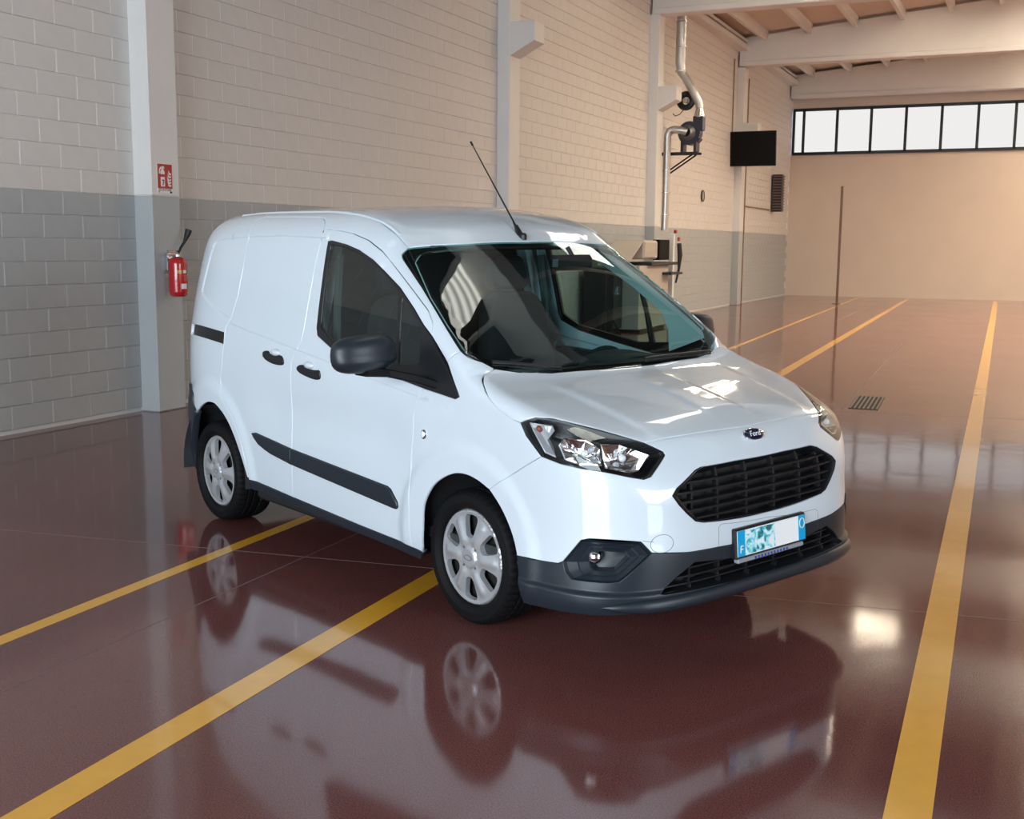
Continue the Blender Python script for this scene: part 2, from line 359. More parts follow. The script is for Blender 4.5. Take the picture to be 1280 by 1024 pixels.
# skylights of ribbed translucent sheet
def sky_mat(name, col, s):
    m = emit(name, col, s); nt = m.node_tree; e = [n for n in nt.nodes if n.type == 'EMISSION'][0]; tc = nt.nodes.new('ShaderNodeTexCoord')
    wv = nt.nodes.new('ShaderNodeTexWave'); wv.bands_direction = 'Y'; wv.inputs['Scale'].default_value = 1.7; wv.inputs['Distortion'].default_value = .4
    mr = nt.nodes.new('ShaderNodeMapRange'); mr.inputs[3].default_value = s * .45; mr.inputs[4].default_value = s * 1.2
    nt.links.new(tc.outputs['Object'], wv.inputs['Vector']); nt.links.new(wv.outputs['Fac'], mr.inputs[0]); nt.links.new(mr.outputs[0], e.inputs[1]); return m
M['sky_a'] = sky_mat('skylight_sheet', (1.0, .96, .88), SKY_A); M['sky_b'] = sky_mat('warm_skylight_sheet', (1.0, .85, .64), SKY_B)
for n_, (x, y0, y1, w) in enumerate(SKYLIGHTS):
    sk = MB(); N = 40; V = []
    for i in range(N + 1):
        yy = y0 + (y1 - y0) * i / N; dz = .018 if i % 2 else 0
        V += [(x - w / 2, yy, zc(x - w / 2) - .03 - dz), (x + w / 2, yy, zc(x + w / 2) - .03 - dz)]
    sk.add(V, [(2 * i, 2 * i + 1, 2 * i + 3, 2 * i + 2) for i in range(N)])
    tag(build('window_%d' % (n_ + 2), sk, M['sky_a'] if y0 < 17 else M['sky_b'], fix=True), 'ribbed translucent skylight in the ceiling', kind='structure')

# ------------------------------------------------------------------ body form: a smooth implicit surface F(x, y, z) = 0
def _ip(x,xs,ys):
    # smooth monotone cubic (PCHIP) interpolation
    xs=np.asarray(xs,float);ys=np.asarray(ys,float);h=np.diff(xs);dl=np.diff(ys)/h
    m=np.zeros_like(xs);m[0]=dl[0];m[-1]=dl[-1]
    for i in range(1,len(xs)-1):
        if dl[i-1]*dl[i]>0:
            w1=2*h[i]+h[i-1];w2=h[i]+2*h[i-1];m[i]=(w1+w2)/(w1/dl[i-1]+w2/dl[i])
    x=np.asarray(x,float);xc=np.clip(x,xs[0],xs[-1])
    i=np.clip(np.searchsorted(xs,xc,side='right')-1,0,len(xs)-2);t=(xc-xs[i])/h[i]
    r=(ys[i]*(1+2*t)*(1-t)**2+m[i]*h[i]*t*(1-t)**2+ys[i+1]*t*t*(3-2*t)+m[i+1]*h[i]*t*t*(t-1))
    return r+np.where(x<xs[0],(x-xs[0])*m[0],0)+np.where(x>xs[-1],(x-xs[-1])*m[-1],0)
def smax(a,b,k):
    h=np.maximum(k-np.abs(a-b),0)/k
    return np.maximum(a,b)+h*h*k*.25
def gauss(t,s): return np.exp(-(t/s)**2)
def sstep(a,b,t):
    t=np.clip((t-a)/(b-a),0,1);return t*t*(3-2*t)
WZ=([.10,.20,.30,.45,.70,.95,1.05,1.15,1.25,1.50,1.70,1.90],
    [.79,.835,.862,.874,.882,.884,.882,.872,.856,.806,.755,.690])
ZC=([-3.2,-2.9,-2.5,-2.0,-1.5,-1.2,-.95,-.75,-.61,-.40,-.10,.08,.17,.28,.50,.75,.86,.93],
    [1.795,1.842,1.868,1.880,1.881,1.876,1.846,1.782,1.695,1.548,1.320,1.180,1.112,1.072,1.020,.955,.915,.83])
XF=([.15,.20,.27,.36,.47,.59,.70,.81,.86,.90,.95],
    [.89,.935,.965,.978,.986,.975,.968,.955,.935,.895,.80])
XR=([.2,.4,.8,1.2,1.5,1.75,1.9],[-3.22,-3.27,-3.28,-3.26,-3.22,-3.17,-3.12])
NF,NR=4.0,2.6
X0,XR0=.20,-2.36
def crease_z(x): return 1.006-.118*(x+.405)
def F(P):
    x,y,z=P[...,0],np.abs(P[...,1]),P[...,2]
    z0=z;z=np.clip(z,.05,1.95)
    w=np.maximum(_ip(z,*WZ),.3)
    # wheel arch flares
    for xa,r0 in ((.03,.50),(-2.47,.55)):
        r=np.hypot(x-xa,z-.32)
        w=w+.015*sstep(r0+.03,r0-.05,r)*sstep(.15,.35,z)
    lip=.016*sstep(.338,.318,z)*sstep(.25,.45,x)
    w=w+.042*sstep(.25,.5,x)*gauss(z-.27,.16)+lip
    zc=crease_z(x)
    zl=np.maximum(np.interp(x,[-2.70,-2.632,-2.417,-2.216,-2.0],[1.41,1.362,1.296,1.246,-9.]),zc)
    zt_=np.interp(x,[-2.70,-2.66,-2.62,-2.579,-2.484,-2.16,-1.77,-1.3,-1.2],[1.55,1.60,1.65,1.678,1.697,1.711,1.717,1.704,2.2])
    xl=np.interp(z,[1.2,1.39,1.6,1.72],[-2.68,-2.666,-2.622,-2.58])
    w=w-.009*sstep(-.006,.006,z-zl)*sstep(.006,-.006,z-zt_)*sstep(-.008,.008,x-xl)*sstep(.1,-.3,x)
    # waist hollow along the doors
    w=w-.012*gauss(z-.78,.16)*sstep(-.25,-.6,x)*sstep(-2.0,-1.6,x)
    tf=np.maximum(x-X0,0)/np.maximum(_ip(z,*XF)+lip-X0,.2)
    tr=np.maximum(XR0-x,0)/(XR0-_ip(z,*XR))
    n=np.where(x>-1,NF,NR)
    s=((y/w)**n+tf**n+tr**n)**(1/n)-1
    sc=np.where(x>X0,.8,np.where(x<XR0,.75,.87))
    side=s*sc
    q=.16*sstep(-1.1,-.6,x)
    crown=_ip(x,[-3,-1,-.6,0,.3,.9],[.05,.06,.035,-.02,-.01,.02])
    xx=x+q*y*y
    zt=_ip(xx,*ZC)-crown*(y/.8)**2
    # bonnet ridges
    yr=.575-.10*(x-.17)
    on=sstep(.18,.34,x)*sstep(.92,.68,x)
    zt=zt+on*(.007*sstep(.03,-.03,y-yr)+.005*sstep(.022,-.022,y-.115))
    dz=1/np.sqrt(1+np.where((x>-.75)&(x<.15),.55,.06))
    z=z0
    top=(z-zt)*dz
    k=_ip(x,[-3,-1.1,-.6,0,.25,.9],[.16,.17,.11,.06,.06,.08])
    f=smax(side,top,k)
    f=smax(f,(.16-z),.05)
    return f
def grad(P,e=1e-3):
    g=np.stack([F(P+e*np.eye(3)[i])-F(P-e*np.eye(3)[i]) for i in range(3)],-1)
    return g/np.linalg.norm(g,axis=-1,keepdims=True)
# ------------------------------------------------------------------ the van: panels cut from one body form
LEAN = .014
VAN = empty('van', (-1.837, 5.162, 0.0), -0.446795)
tag(VAN, 'white panel van with grey plastic bumper parked across the yellow lines', 'van')
def lean(P):
    P = np.array(P, float); P[:, 2] += LEAN * (P[:, 1] + .86); return P
def march(O, D):
    D = D / np.linalg.norm(D, axis=-1, keepdims=True); n = len(O); t = np.zeros(n); lo = np.zeros(n); hi = np.full(n, np.nan); act = np.ones(n, bool)
    for _ in range(500):
        idx = np.where(act)[0]
        if not len(idx): break
        f = F(O[idx] + D[idx] * t[idx][:, None]); h = f <= 0
        hi[idx[h]] = t[idx[h]]; act[idx[h]] = False
        g = idx[~h]; lo[g] = t[g]; t[g] += np.clip(f[~h] * .5, .0025, .08); act[g[t[g] > 8]] = False
    for _ in range(18):
        m = (lo + hi) / 2; f = F(O + D * np.nan_to_num(m)[:, None]); lo = np.where(f > 0, m, lo); hi = np.where(f > 0, hi, m)
    return O + D * hi[:, None], np.isfinite(hi)
class Lin:
    def __init__(s, d):
        s.d = np.array(d, float); s.d /= np.linalg.norm(s.d)
        up = np.array((0, 0, 1.)) if abs(s.d[2]) < .95 else np.array((0, 1., 0))
        s.e1 = np.cross(s.d, up); s.e1 /= np.linalg.norm(s.e1); s.e2 = np.cross(s.e1, s.d)
    def to2(s, P): P = np.asarray(P, float); return np.stack([P @ s.e1, P @ s.e2], -1)
    def rays(s, uv): return uv[:, :1] * s.e1 + uv[:, 1:] * s.e2 - 4.5 * s.d, np.repeat(s.d[None], len(uv), 0)
class Con:
    # conical projection about a vertical axis in front of the cabin, for panels that wrap round the nose
    def __init__(s, xa=-.15, al=0.0, R=.9): s.xa, s.c, s.s, s.R = xa, math.cos(al), math.sin(al), R
    def to2(s, P):
        P = np.asarray(P, float); x = P[:, 0] - s.xa; r = np.hypot(x, P[:, 1])
        return np.stack([np.arctan2(P[:, 1], x) * s.R, P[:, 2] * s.c - r * s.s], -1)
    def rays(s, uv):
        ph = uv[:, 0] / s.R; r = 2.6; z = (uv[:, 1] + r * s.s) / s.c
        O = np.stack([s.xa + r * np.cos(ph), r * np.sin(ph), z], -1)
        return O, np.stack([-np.cos(ph) * s.c, -np.sin(ph) * s.c, np.full(len(ph), -s.s)], -1)
class Cyl:
    # projection towards the van's long axis, for panels that roll over the sides
    def __init__(s, z0=.35, R=.8): s.z0, s.R = z0, R
    def to2(s, P): P = np.asarray(P, float); return np.stack([np.arctan2(P[:, 1], P[:, 2] - s.z0) * s.R, -P[:, 0]], -1)
    def rays(s, uv):
        ph = uv[:, 0] / s.R; d = np.stack([np.zeros(len(ph)), np.sin(ph), np.cos(ph)], -1)
        O = 2.0 * d; O[:, 2] += s.z0; O[:, 0] = -uv[:, 1]; return O, -d
def onbody(chart, uv):
    O, D = chart.rays(uv); P, ok = march(O, D)
    if not ok.all():
        good = np.where(ok)[0]
        for i in np.where(~ok)[0]:
            j = good[np.argmin(((uv[good] - uv[i]) ** 2).sum(1))]; P[i] = P[j]
    return P
def inpoly(q, poly):
    x, y = q[:, 0], q[:, 1]; r = np.zeros(len(q), bool); n = len(poly)
    for i in range(n):
        (x0, y0), (x1, y1) = poly[i], poly[(i + 1) % n]
        c = ((y0 > y) != (y1 > y)) & (x < (x1 - x0) * (y - y0) / ((y1 - y0) or 1e-12) + x0); r ^= c
    return r
def area2(p): x, y = p[:, 0], p[:, 1]; return .5 * np.sum(x * np.roll(y, -1) - y * np.roll(x, -1))
def densify(p, h):
    out = []
    for i in range(len(p)):
        a, b = p[i], p[(i + 1) % len(p)]; L = np.linalg.norm(b - a)
        if L < 1e-4: continue
        k = max(1, int(math.ceil(L / h))); out += [a + (b - a) * j / k for j in range(k)]
    return np.array(out)
def smooth_line(p, n=1):
    # Chaikin corner cutting of an open polyline, ends kept
    p = np.asarray(p, float)
    for _ in range(n):
        q = [p[0]]
        for i in range(len(p) - 1):
            if i > 0: q.append(p[i] * .75 + p[i + 1] * .25)
            if i < len(p) - 2: q.append(p[i] * .25 + p[i + 1] * .75)
        q.append(p[-1]); p = np.array(q)
    return p
def smooth_loop(p, n=1):
    p = np.asarray(p, float)
    for _ in range(n):
        q = []
        for i in range(len(p)): a, b = p[i], p[(i + 1) % len(p)]; q += [a * .75 + b * .25, a * .25 + b * .75]
        p = np.array(q)
    return p
def cdt(loops, h, extra=None):
    # loops[0] outer (CCW), the rest holes (CW): returns 2D points and triangles; the loops' points come first
    pts = []; edges = []; spans = []
    for lp in loops:
        o = len(pts); n = len(lp); pts += [tuple(q) for q in lp]; edges += [(o + i, o + (i + 1) % n) for i in range(n)]; spans.append((o, n))
    B = np.array(pts); lo, hi = B.min(0), B.max(0)
    gx = np.arange(lo[0], hi[0], h); gy = np.arange(lo[1], hi[1], h * .866)
    G = np.array([(x + (h / 2 if j % 2 else 0), y) for j, y in enumerate(gy) for x in gx])
    if len(G):
        k = inpoly(G, loops[0])
        for lp in loops[1:]: k &= ~inpoly(G, lp)
        G = G[k]
        if len(G):
            dm = np.full(len(G), 9.)
            for q in B: dm = np.minimum(dm, np.hypot(G[:, 0] - q[0], G[:, 1] - q[1]))
            G = G[dm > h * .55]
    if extra is not None and len(extra):
        k = inpoly(extra, loops[0])
        for lp in loops[1:]: k &= ~inpoly(extra, lp)
        E_ = extra[k]
        if len(E_):
            dm = np.full(len(E_), 9.)
            for q in B: dm = np.minimum(dm, np.hypot(E_[:, 0] - q[0], E_[:, 1] - q[1]))
            E_ = E_[dm > .006]
            if len(G) and len(E_):
                dm = np.full(len(G), 9.)
                for q in E_: dm = np.minimum(dm, np.hypot(G[:, 0] - q[0], G[:, 1] - q[1]))
                G = G[dm > .012]
            G = np.concatenate([G, E_]) if len(G) else E_
    allp = [Vector(p) for p in pts] + [Vector((float(g[0]), float(g[1]))) for g in G]
    vc, ee, ff, ov, oe, of = delaunay_2d_cdt(allp, edges, [], 0, 1e-7)
    rev = {}
    for i, lst in enumerate(ov):
        for j in lst: rev[j] = i
    V = np.array([tuple(v) for v in vc]); T = np.array([(t[0], t[i], t[i + 1]) for t in ff for i in range(1, len(t) - 1)])
    c = V[T].mean(1); k = inpoly(c, loops[0])
    for lp in loops[1:]: k &= ~inpoly(c, lp)
    T = T[k]; a = V[T]; ar = (a[:, 1, 0] - a[:, 0, 0]) * (a[:, 2, 1] - a[:, 0, 1]) - (a[:, 1, 1] - a[:, 0, 1]) * (a[:, 2, 0] - a[:, 0, 0])
    T[ar < 0] = T[ar < 0][:, ::-1]; T = T[np.abs(ar) > 1e-10]
    bl = [[rev[o + i] for i in range(n)] for o, n in spans]
    return V, T, bl
def panel_raw(outline, chart, holes=(), h=.03, gap=.0022, bev=.0025, depth=.016, off=0.0, lines=None):
    lo2 = []
    for i, L in enumerate([outline] + list(holes)):
        q = densify(chart.to2(np.asarray(L, float)), h)
        if (area2(q) > 0) != (i == 0): q = q[::-1]
        lo2.append(q)
    V2, T, BL = cdt(lo2, h, None if lines is None else chart.to2(lines))
    P = onbody(chart, V2); N = grad(P)
    allV = [P + N * off]; allN = [N]; Fs = [T]; nv = len(P); S = P + N * off
    for lp in BL:
        lp = np.array(lp); n = N[lp]; t = np.roll(S[lp], -1, 0) - np.roll(S[lp], 1, 0); t /= np.linalg.norm(t, axis=1, keepdims=True) + 1e-12
        m = np.cross(n, t); m /= np.linalg.norm(m, axis=1, keepdims=True) + 1e-12
        base = S[lp].copy(); S[lp] = base + m * (gap + bev)
        r1 = base + m * gap - n * bev; r2 = base + m * gap - n * depth
        k = len(lp); i0 = nv; i1 = nv + k; nv += 2 * k
        allV += [r1, r2]; n1 = n - m; n1 /= np.linalg.norm(n1, axis=1, keepdims=True); allN += [n1, -m]
        j = np.arange(k); jn = (j + 1) % k
        Fs.append(np.stack([lp[jn], lp[j], i0 + j], 1)); Fs.append(np.stack([lp[jn], i0 + j, i0 + jn], 1))
        Fs.append(np.stack([i0 + jn, i0 + j, i1 + j], 1)); Fs.append(np.stack([i0 + jn, i1 + j, i1 + jn], 1))
    allV[0] = S
    return np.concatenate(allV), np.concatenate(Fs), np.concatenate(allN)
def put(name, raw, mt, parent=VAN, mirror=False):
    V, T, N = raw
    if mirror: V = V * (1, -1, 1); N = N * (1, -1, 1); T = T[:, ::-1]
    return mesh(name, lean(V), T, mt, parent, smooth=True, normals=N)
SIDE = Lin((0, 1, 0)); RAIL = Lin((0, .72, -.69)); TOP = Lin((0, 0, -1)); HOOD = Cyl(); WSC = Lin((-.6, 0, -.8)); QTR = Lin((.42, .82, -.38)); REAR = Lin((1, 0, 0))
NOSE = Con(-.15, math.radians(24)); LIP = Con(-.15, 0.0); LAMP = Lin((-.62, .74, -.28))
A_ = np.array
mir = lambda L: [(x, -y, z) for x, y, z in L]
S = dict(
    roofditch=[(-1.498, -0.62, 1.839), (-1.189, -0.641, 1.821), (-0.939, -0.661, 1.783), (-0.763, -0.676, 1.718), (-0.687, -0.678, 1.668)],
    win=[(-1.292, -0.747, 1.69), (-1.262, -0.746, 1.692), (-1.117, -0.753, 1.673), (-0.974, -0.761, 1.644), (-0.834, -0.773, 1.599), (-0.751, -0.782, 1.563), (-0.567, -0.799, 1.475), (-0.424, -0.82, 1.384), (-0.328, -0.835, 1.314), (-0.257, -0.845, 1.265), (-0.094, -0.871, 1.124), (-0.003, -0.881, 1.029), (-0.038, -0.881, 1.014), (-0.281, -0.874, 1.035), (-0.524, -0.872, 1.066), (-0.81, -0.868, 1.109), (-1.084, -0.862, 1.155), (-1.233, -0.854, 1.209), (-1.253, -0.847, 1.248), (-1.269, -0.802, 1.477), (-1.289, -0.753, 1.672)],
    door_top=[(-1.374, -0.723, 1.754), (-1.26, -0.718, 1.747), (-1.096, -0.725, 1.73), (-0.928, -0.739, 1.695), (-0.781, -0.755, 1.642), (-0.643, -0.768, 1.563), (-0.469, -0.79, 1.462), (-0.332, -0.808, 1.381), (-0.272, -0.825, 1.327), (-0.252, -0.844, 1.269)],
    door_front=[(-0.217, -0.875, 1.027), (-0.291, -0.874, 1.026), (-0.315, -0.884, 0.981), (-0.341, -0.883, 0.916), (-0.352, -0.881, 0.796), (-0.366, -0.88, 0.734), (-0.374, -0.889, 0.453), (-0.379, -0.88, 0.329), (-0.372, -0.869, 0.279)],
    slide_rear=[(-2.145, -0.656, 1.822), (-2.202, -0.682, 1.802), (-2.169, -0.734, 1.738), (-2.17, -0.742, 1.706), (-2.157, -0.788, 1.539), (-2.165, -0.823, 1.376), (-2.208, -0.848, 1.242), (-2.244, -0.867, 1.185), (-2.247, -0.878, 1.098), (-2.269, -0.884, 0.966), (-2.292, -0.884, 0.884), (-2.269, -0.897, 0.794), (-2.223, -0.898, 0.752), (-2.128, -0.897, 0.684), (-2.041, -0.894, 0.564), (-1.997, -0.889, 0.454), (-1.966, -0.883, 0.356)],
    slide_front=[(-1.396, -0.702, 1.781), (-1.359, -0.734, 1.735), (-1.367, -0.775, 1.591), (-1.368, -0.821, 1.386), (-1.375, -0.849, 1.241), (-1.389, -0.861, 1.168), (-1.433, -0.878, 1.103), (-1.459, -0.881, 1.048), (-1.475, -0.877, 0.897), (-1.477, -0.873, 0.682), (-1.479, -0.876, 0.508), (-1.498, -0.864, 0.32)],
    slide_top=[(-2.145, -0.656, 1.822), (-1.815, -0.659, 1.82), (-1.503, -0.667, 1.813), (-1.439, -0.681, 1.802), (-1.396, -0.702, 1.781)],
    sill_top=[(-1.969, -0.882, 0.342), (-1.498, -0.864, 0.32), (-0.836, -0.861, 0.293), (-0.37, -0.87, 0.283), (-0.29, -0.868, 0.277)],
    sill_bot=[(-1.947, -0.869, 0.288), (-1.436, -0.857, 0.273), (-0.854, -0.85, 0.247), (-0.335, -0.85, 0.23)],
    arch_f=[(-0.3, -0.868, 0.275), (-0.276, -0.886, 0.396), (-0.267, -0.891, 0.492), (-0.232, -0.893, 0.554), (-0.168, -0.896, 0.624), (-0.048, -0.897, 0.685), (0.052, -0.897, 0.702), (0.149, -0.897, 0.687), (0.23, -0.896, 0.655), (0.307, -0.895, 0.589), (0.371, -0.893, 0.499), (0.41, -0.899, 0.415)],
    arch_r=[(-2.625, -0.883, 0.662), (-2.561, -0.89, 0.699), (-2.464, -0.896, 0.737), (-2.391, -0.897, 0.743), (-2.328, -0.897, 0.736), (-2.205, -0.897, 0.672), (-2.114, -0.894, 0.578), (-2.032, -0.889, 0.449), (-1.986, -0.883, 0.353)],
    lamp=[(0.401, -0.88, 0.964), (0.458, -0.849, 0.992), (0.515, -0.802, 0.989), (0.668, -0.689, 0.95), (0.806, -0.58, 0.904), (0.853, -0.519, 0.867), (0.862, -0.517, 0.853), (0.87, -0.546, 0.833), (0.883, -0.618, 0.784), (0.876, -0.65, 0.777), (0.848, -0.706, 0.79), (0.711, -0.832, 0.817), (0.622, -0.861, 0.826), (0.524, -0.875, 0.843), (0.436, -0.881, 0.916)],
    fog=[(0.649, -0.863, 0.438), (0.719, -0.834, 0.532), (0.75, -0.82, 0.542), (0.899, -0.681, 0.535), (0.922, -0.645, 0.49), (0.882, -0.72, 0.414), (0.856, -0.754, 0.38), (0.825, -0.785, 0.375), (0.694, -0.858, 0.375), (0.667, -0.864, 0.397)],
    ws_left=[(-0.671, -0.677, 1.659), (-0.665, -0.721, 1.629), (-0.643, -0.731, 1.609), (-0.442, -0.762, 1.48), (-0.239, -0.801, 1.342), (-0.11, -0.822, 1.252), (-0.061, -0.829, 1.218)],
    ws_top=[(-0.671, -0.677, 1.659), (-0.614, -0.366, 1.676), (-0.593, -0.095, 1.682)],
    ws_bot=[(-0.061, -0.829, 1.218), (0.016, -0.772, 1.173), (0.104, -0.634, 1.124), (0.143, -0.491, 1.113), (0.176, -0.135, 1.108), (0.182, 0.044, 1.106)],
    hood_front=[(0.806, -0.58, 0.904), (0.814, -0.52, 0.908), (0.832, -0.349, 0.914), (0.842, -0.157, 0.915), (0.851, 0.093, 0.911)],
    hood_side=[(0.058, -0.736, 1.144), (0.08, -0.812, 1.124), (0.126, -0.853, 1.094), (0.191, -0.878, 1.046), (0.26, -0.883, 1.003), (0.353, -0.883, 0.971), (0.401, -0.88, 0.964)],
    bump_fend=[(0.524, -0.876, 0.836), (0.355, -0.882, 0.745), (0.222, -0.896, 0.661)],
    dark_bump=[(0.41, -0.899, 0.415), (0.625, -0.869, 0.425), (0.649, -0.863, 0.438)],
    dark_bump2=[(0.922, -0.645, 0.49), (0.929, -0.628, 0.487), (0.968, -0.482, 0.472), (0.983, -0.313, 0.467), (0.986, -0.106, 0.462)],
    rearbump=[(-2.806, -0.829, 0.806), (-2.678, -0.876, 0.764), (-2.671, -0.876, 0.69), (-2.619, -0.883, 0.659)],
    rub=[(-1.92, -0.88, 0.62), (-1.873, -0.879, 0.629), (-1.475, -0.877, 0.592), (-0.563, -0.877, 0.542), (-0.536, -0.877, 0.537), (-0.482, -0.875, 0.484), (-0.484, -0.874, 0.449), (-0.518, -0.874, 0.443), (-1.479, -0.876, 0.506), (-1.698, -0.877, 0.531), (-1.832, -0.878, 0.564), (-1.885, -0.879, 0.595)],
    glass1=[(-1.253, -0.754, 1.67), (-1.108, -0.758, 1.658), (-0.967, -0.765, 1.629), (-0.748, -0.785, 1.549), (-0.565, -0.807, 1.452), (-0.535, -0.84, 1.291), (-0.518, -0.866, 1.126), (-0.604, -0.867, 1.119), (-0.817, -0.863, 1.153), (-1.084, -0.857, 1.191), (-1.15, -0.852, 1.222), (-1.213, -0.846, 1.256), (-1.232, -0.807, 1.457)],
    glass2=[(-0.532, -0.809, 1.438), (-0.348, -0.837, 1.306), (-0.322, -0.862, 1.16), (-0.341, -0.865, 1.137), (-0.482, -0.866, 1.125), (-0.51, -0.839, 1.292)],
    handle=[(-1.765, -0.879, 1.088), (-1.737, -0.878, 1.098), (-1.701, -0.878, 1.098), (-1.69, -0.88, 1.083), (-1.623, -0.88, 1.08), (-1.563, -0.879, 1.087), (-1.535, -0.881, 1.065), (-1.532, -0.882, 1.038), (-1.578, -0.882, 1.03), (-1.666, -0.882, 1.033), (-1.756, -0.881, 1.054)],
    handle2=[(-1.395, -0.882, 1.038), (-1.355, -0.881, 1.055), (-1.304, -0.881, 1.051), (-1.284, -0.882, 1.037), (-1.203, -0.882, 1.037), (-1.168, -0.881, 1.042), (-1.154, -0.882, 1.018), (-1.161, -0.882, 0.994), (-1.205, -0.881, 0.987), (-1.305, -0.882, 0.997), (-1.383, -0.882, 1.013)],
    h2w=[(-1.693, -0.877, 1.104), (-1.64, -0.876, 1.119), (-1.595, -0.877, 1.112), (-1.576, -0.879, 1.092), (-1.635, -0.879, 1.085), (-1.686, -0.879, 1.088)],
    ref1=[(0.603, -0.858, 0.897), (0.609, -0.83, 0.933), (0.674, -0.774, 0.929), (0.737, -0.756, 0.903), (0.775, -0.787, 0.84), (0.697, -0.837, 0.832), (0.635, -0.856, 0.844)],
    ref2=[(0.727, -0.737, 0.916), (0.763, -0.672, 0.913), (0.842, -0.58, 0.865), (0.855, -0.651, 0.815), (0.846, -0.687, 0.809), (0.791, -0.776, 0.828)],
    ind=[(0.44, -0.872, 0.972), (0.532, -0.825, 0.974), (0.555, -0.837, 0.956), (0.54, -0.869, 0.912), (0.588, -0.866, 0.849), (0.532, -0.874, 0.86), (0.466, -0.877, 0.936)],
    frit=[(-0.568, -0.116, 1.665), (-0.581, -0.311, 1.66), (-0.604, -0.491, 1.652), (-0.62, -0.598, 1.643), (-0.612, -0.666, 1.623), (-0.582, -0.701, 1.594), (-0.377, -0.766, 1.443), (-0.195, -0.798, 1.32), (-0.079, -0.806, 1.24), (-0.001, -0.742, 1.192), (0.074, -0.604, 1.148), (0.119, -0.407, 1.131), (0.138, -0.098, 1.132), (0.14, 0.087, 1.13)],
    platerec=[(0.983, -0.317, 0.472), (0.976, -0.312, 0.549), (0.976, -0.294, 0.559), (0.98, 0.003, 0.54), (0.978, 0.34, 0.521), (0.979, 0.358, 0.509), (0.979, 0.363, 0.432)],
    seamf=[(0.901, -0.677, 0.539), (0.922, -0.636, 0.533)],
)
def snap(L, chart):
    L = A_(L, float); return [tuple(p) for p in onbody(chart, chart.to2(L))]
def full(H):
    return list(H) + [(x, -y, z) for x, y, z in H[::-1] if abs(y) > 1e-6]
S['arch_f'] = [tuple(p) for p in smooth_line(S['arch_f'][:9], 2)] + [S['arch_f'][8]] * 0 + [tuple(p) for p in smooth_line(S['arch_f'][8:], 2)][1:]
NAF = len(smooth_line(np.zeros((9, 3)), 2)) - 1
S['arch_r'] = [tuple(p) for p in smooth_line(S['arch_r'], 2)]
DITCH = list(S['roofditch'][::-1]) + snap([(-2.161, -.605, 1.84), (-2.55, -.59, 1.83), (-2.95, -.55, 1.79)], TOP)
REDGE = [DITCH[-1]] + snap([(-3, -.60, 1.70), (-3, -.655, 1.5), (-3, -.69, 1.2), (-3, -.70, .95), (-3, -.70, .80)], REAR)
RTOP = snap([(-3.03, -.30, 1.78), (-3.05, 0, 1.78)], TOP)
W_ = S['win']; DT = S['door_top']; DF = S['door_front']; SR = S['slide_rear']; SF = S['slide_front']; AF = S['arch_f']; AR = S['arch_r']; LP = S['lamp']; FG = S['fog']; WL = S['ws_left']
HFC = [(.851, 0, .9135)] + list(S['hood_front'][3::-1])
P_RAIL = DT + [(-.113, -.866, 1.169)] + [WL[-1]] + WL[-2::-1] + DITCH[1:6] + S['slide_top'] + [SF[1]]
P_ROOF = [(-.592, 0, 1.684), S['ws_top'][1], S['ws_top'][0]] + DITCH + RTOP
P_QTR = REDGE[::-1] + DITCH[-2:4:-1] + SR + AR[::-1] + S['rearbump'][2::-1] + snap([(-2.95, -.78, .80)], QTR)
P_SLIDE = S['slide_top'] + SF[1:] + [S['sill_top'][0]] + SR[-2:0:-1]
P_DOOR = DT + W_[8::-1] + W_[:12:-1] + DF[1:] + [S['sill_top'][2]] + SF[:0:-1]
P_FEND = W_[13:10:-1] + [(-.113, -.866, 1.169), WL[-1], S['ws_bot'][1]] + S['hood_side'] + LP[:12:-1] + S['bump_fend'][1:] + AF[NAF::-1] + DF[-1:0:-1]
P_HOOD = HFC + LP[3::-1] + S['hood_side'][5::-1] + [S['ws_bot'][2], S['ws_bot'][3], S['ws_bot'][4], (.181, 0, 1.107)]
P_BUMP = HFC + LP[5:14] + S['bump_fend'][1:] + AF[NAF + 1:] + S['dark_bump'][1:] + FG[1:5] + S['dark_bump2'][1:4] + [(.986, 0, .463)]
P_LOW = [(.986, 0, .463)] + S['dark_bump2'][3:0:-1] + FG[4:] + FG[:1] + S['dark_bump'][1::-1] + [(.425, -.90, .33), (.445, -.885, .225), (.60, -.87, .232), (.77, -.80, .24), (.894, -.673, .248), (.935, -.557, .253), (.962, -.275, .252), (.965, 0, .250)]
GR = [(.941, 0, .796), (.935, -.159, .797), (.921, -.364, .795), (.922, -.405, .785), (.931, -.518, .730), (.933, -.545, .705), (.946, -.520, .668), (.955, -.480, .628), (.963, -.437, .592), (.968, -.392, .580), (.977, 0, .562)]
LG = [(.981, 0, .388), (.982, -.217, .402), (.972, -.445, .425), (.955, -.532, .377), (.933, -.603, .322), (.945, -.57, .318), (.96, -.47, .316), (.972, -.287, .310), (.973, 0, .302)]
SLOT = [(-2.84, -.80, 1.175), (-2.254, -.870, 1.162), (-2.252, -.878, 1.098), (-2.847, -.805, 1.112)]

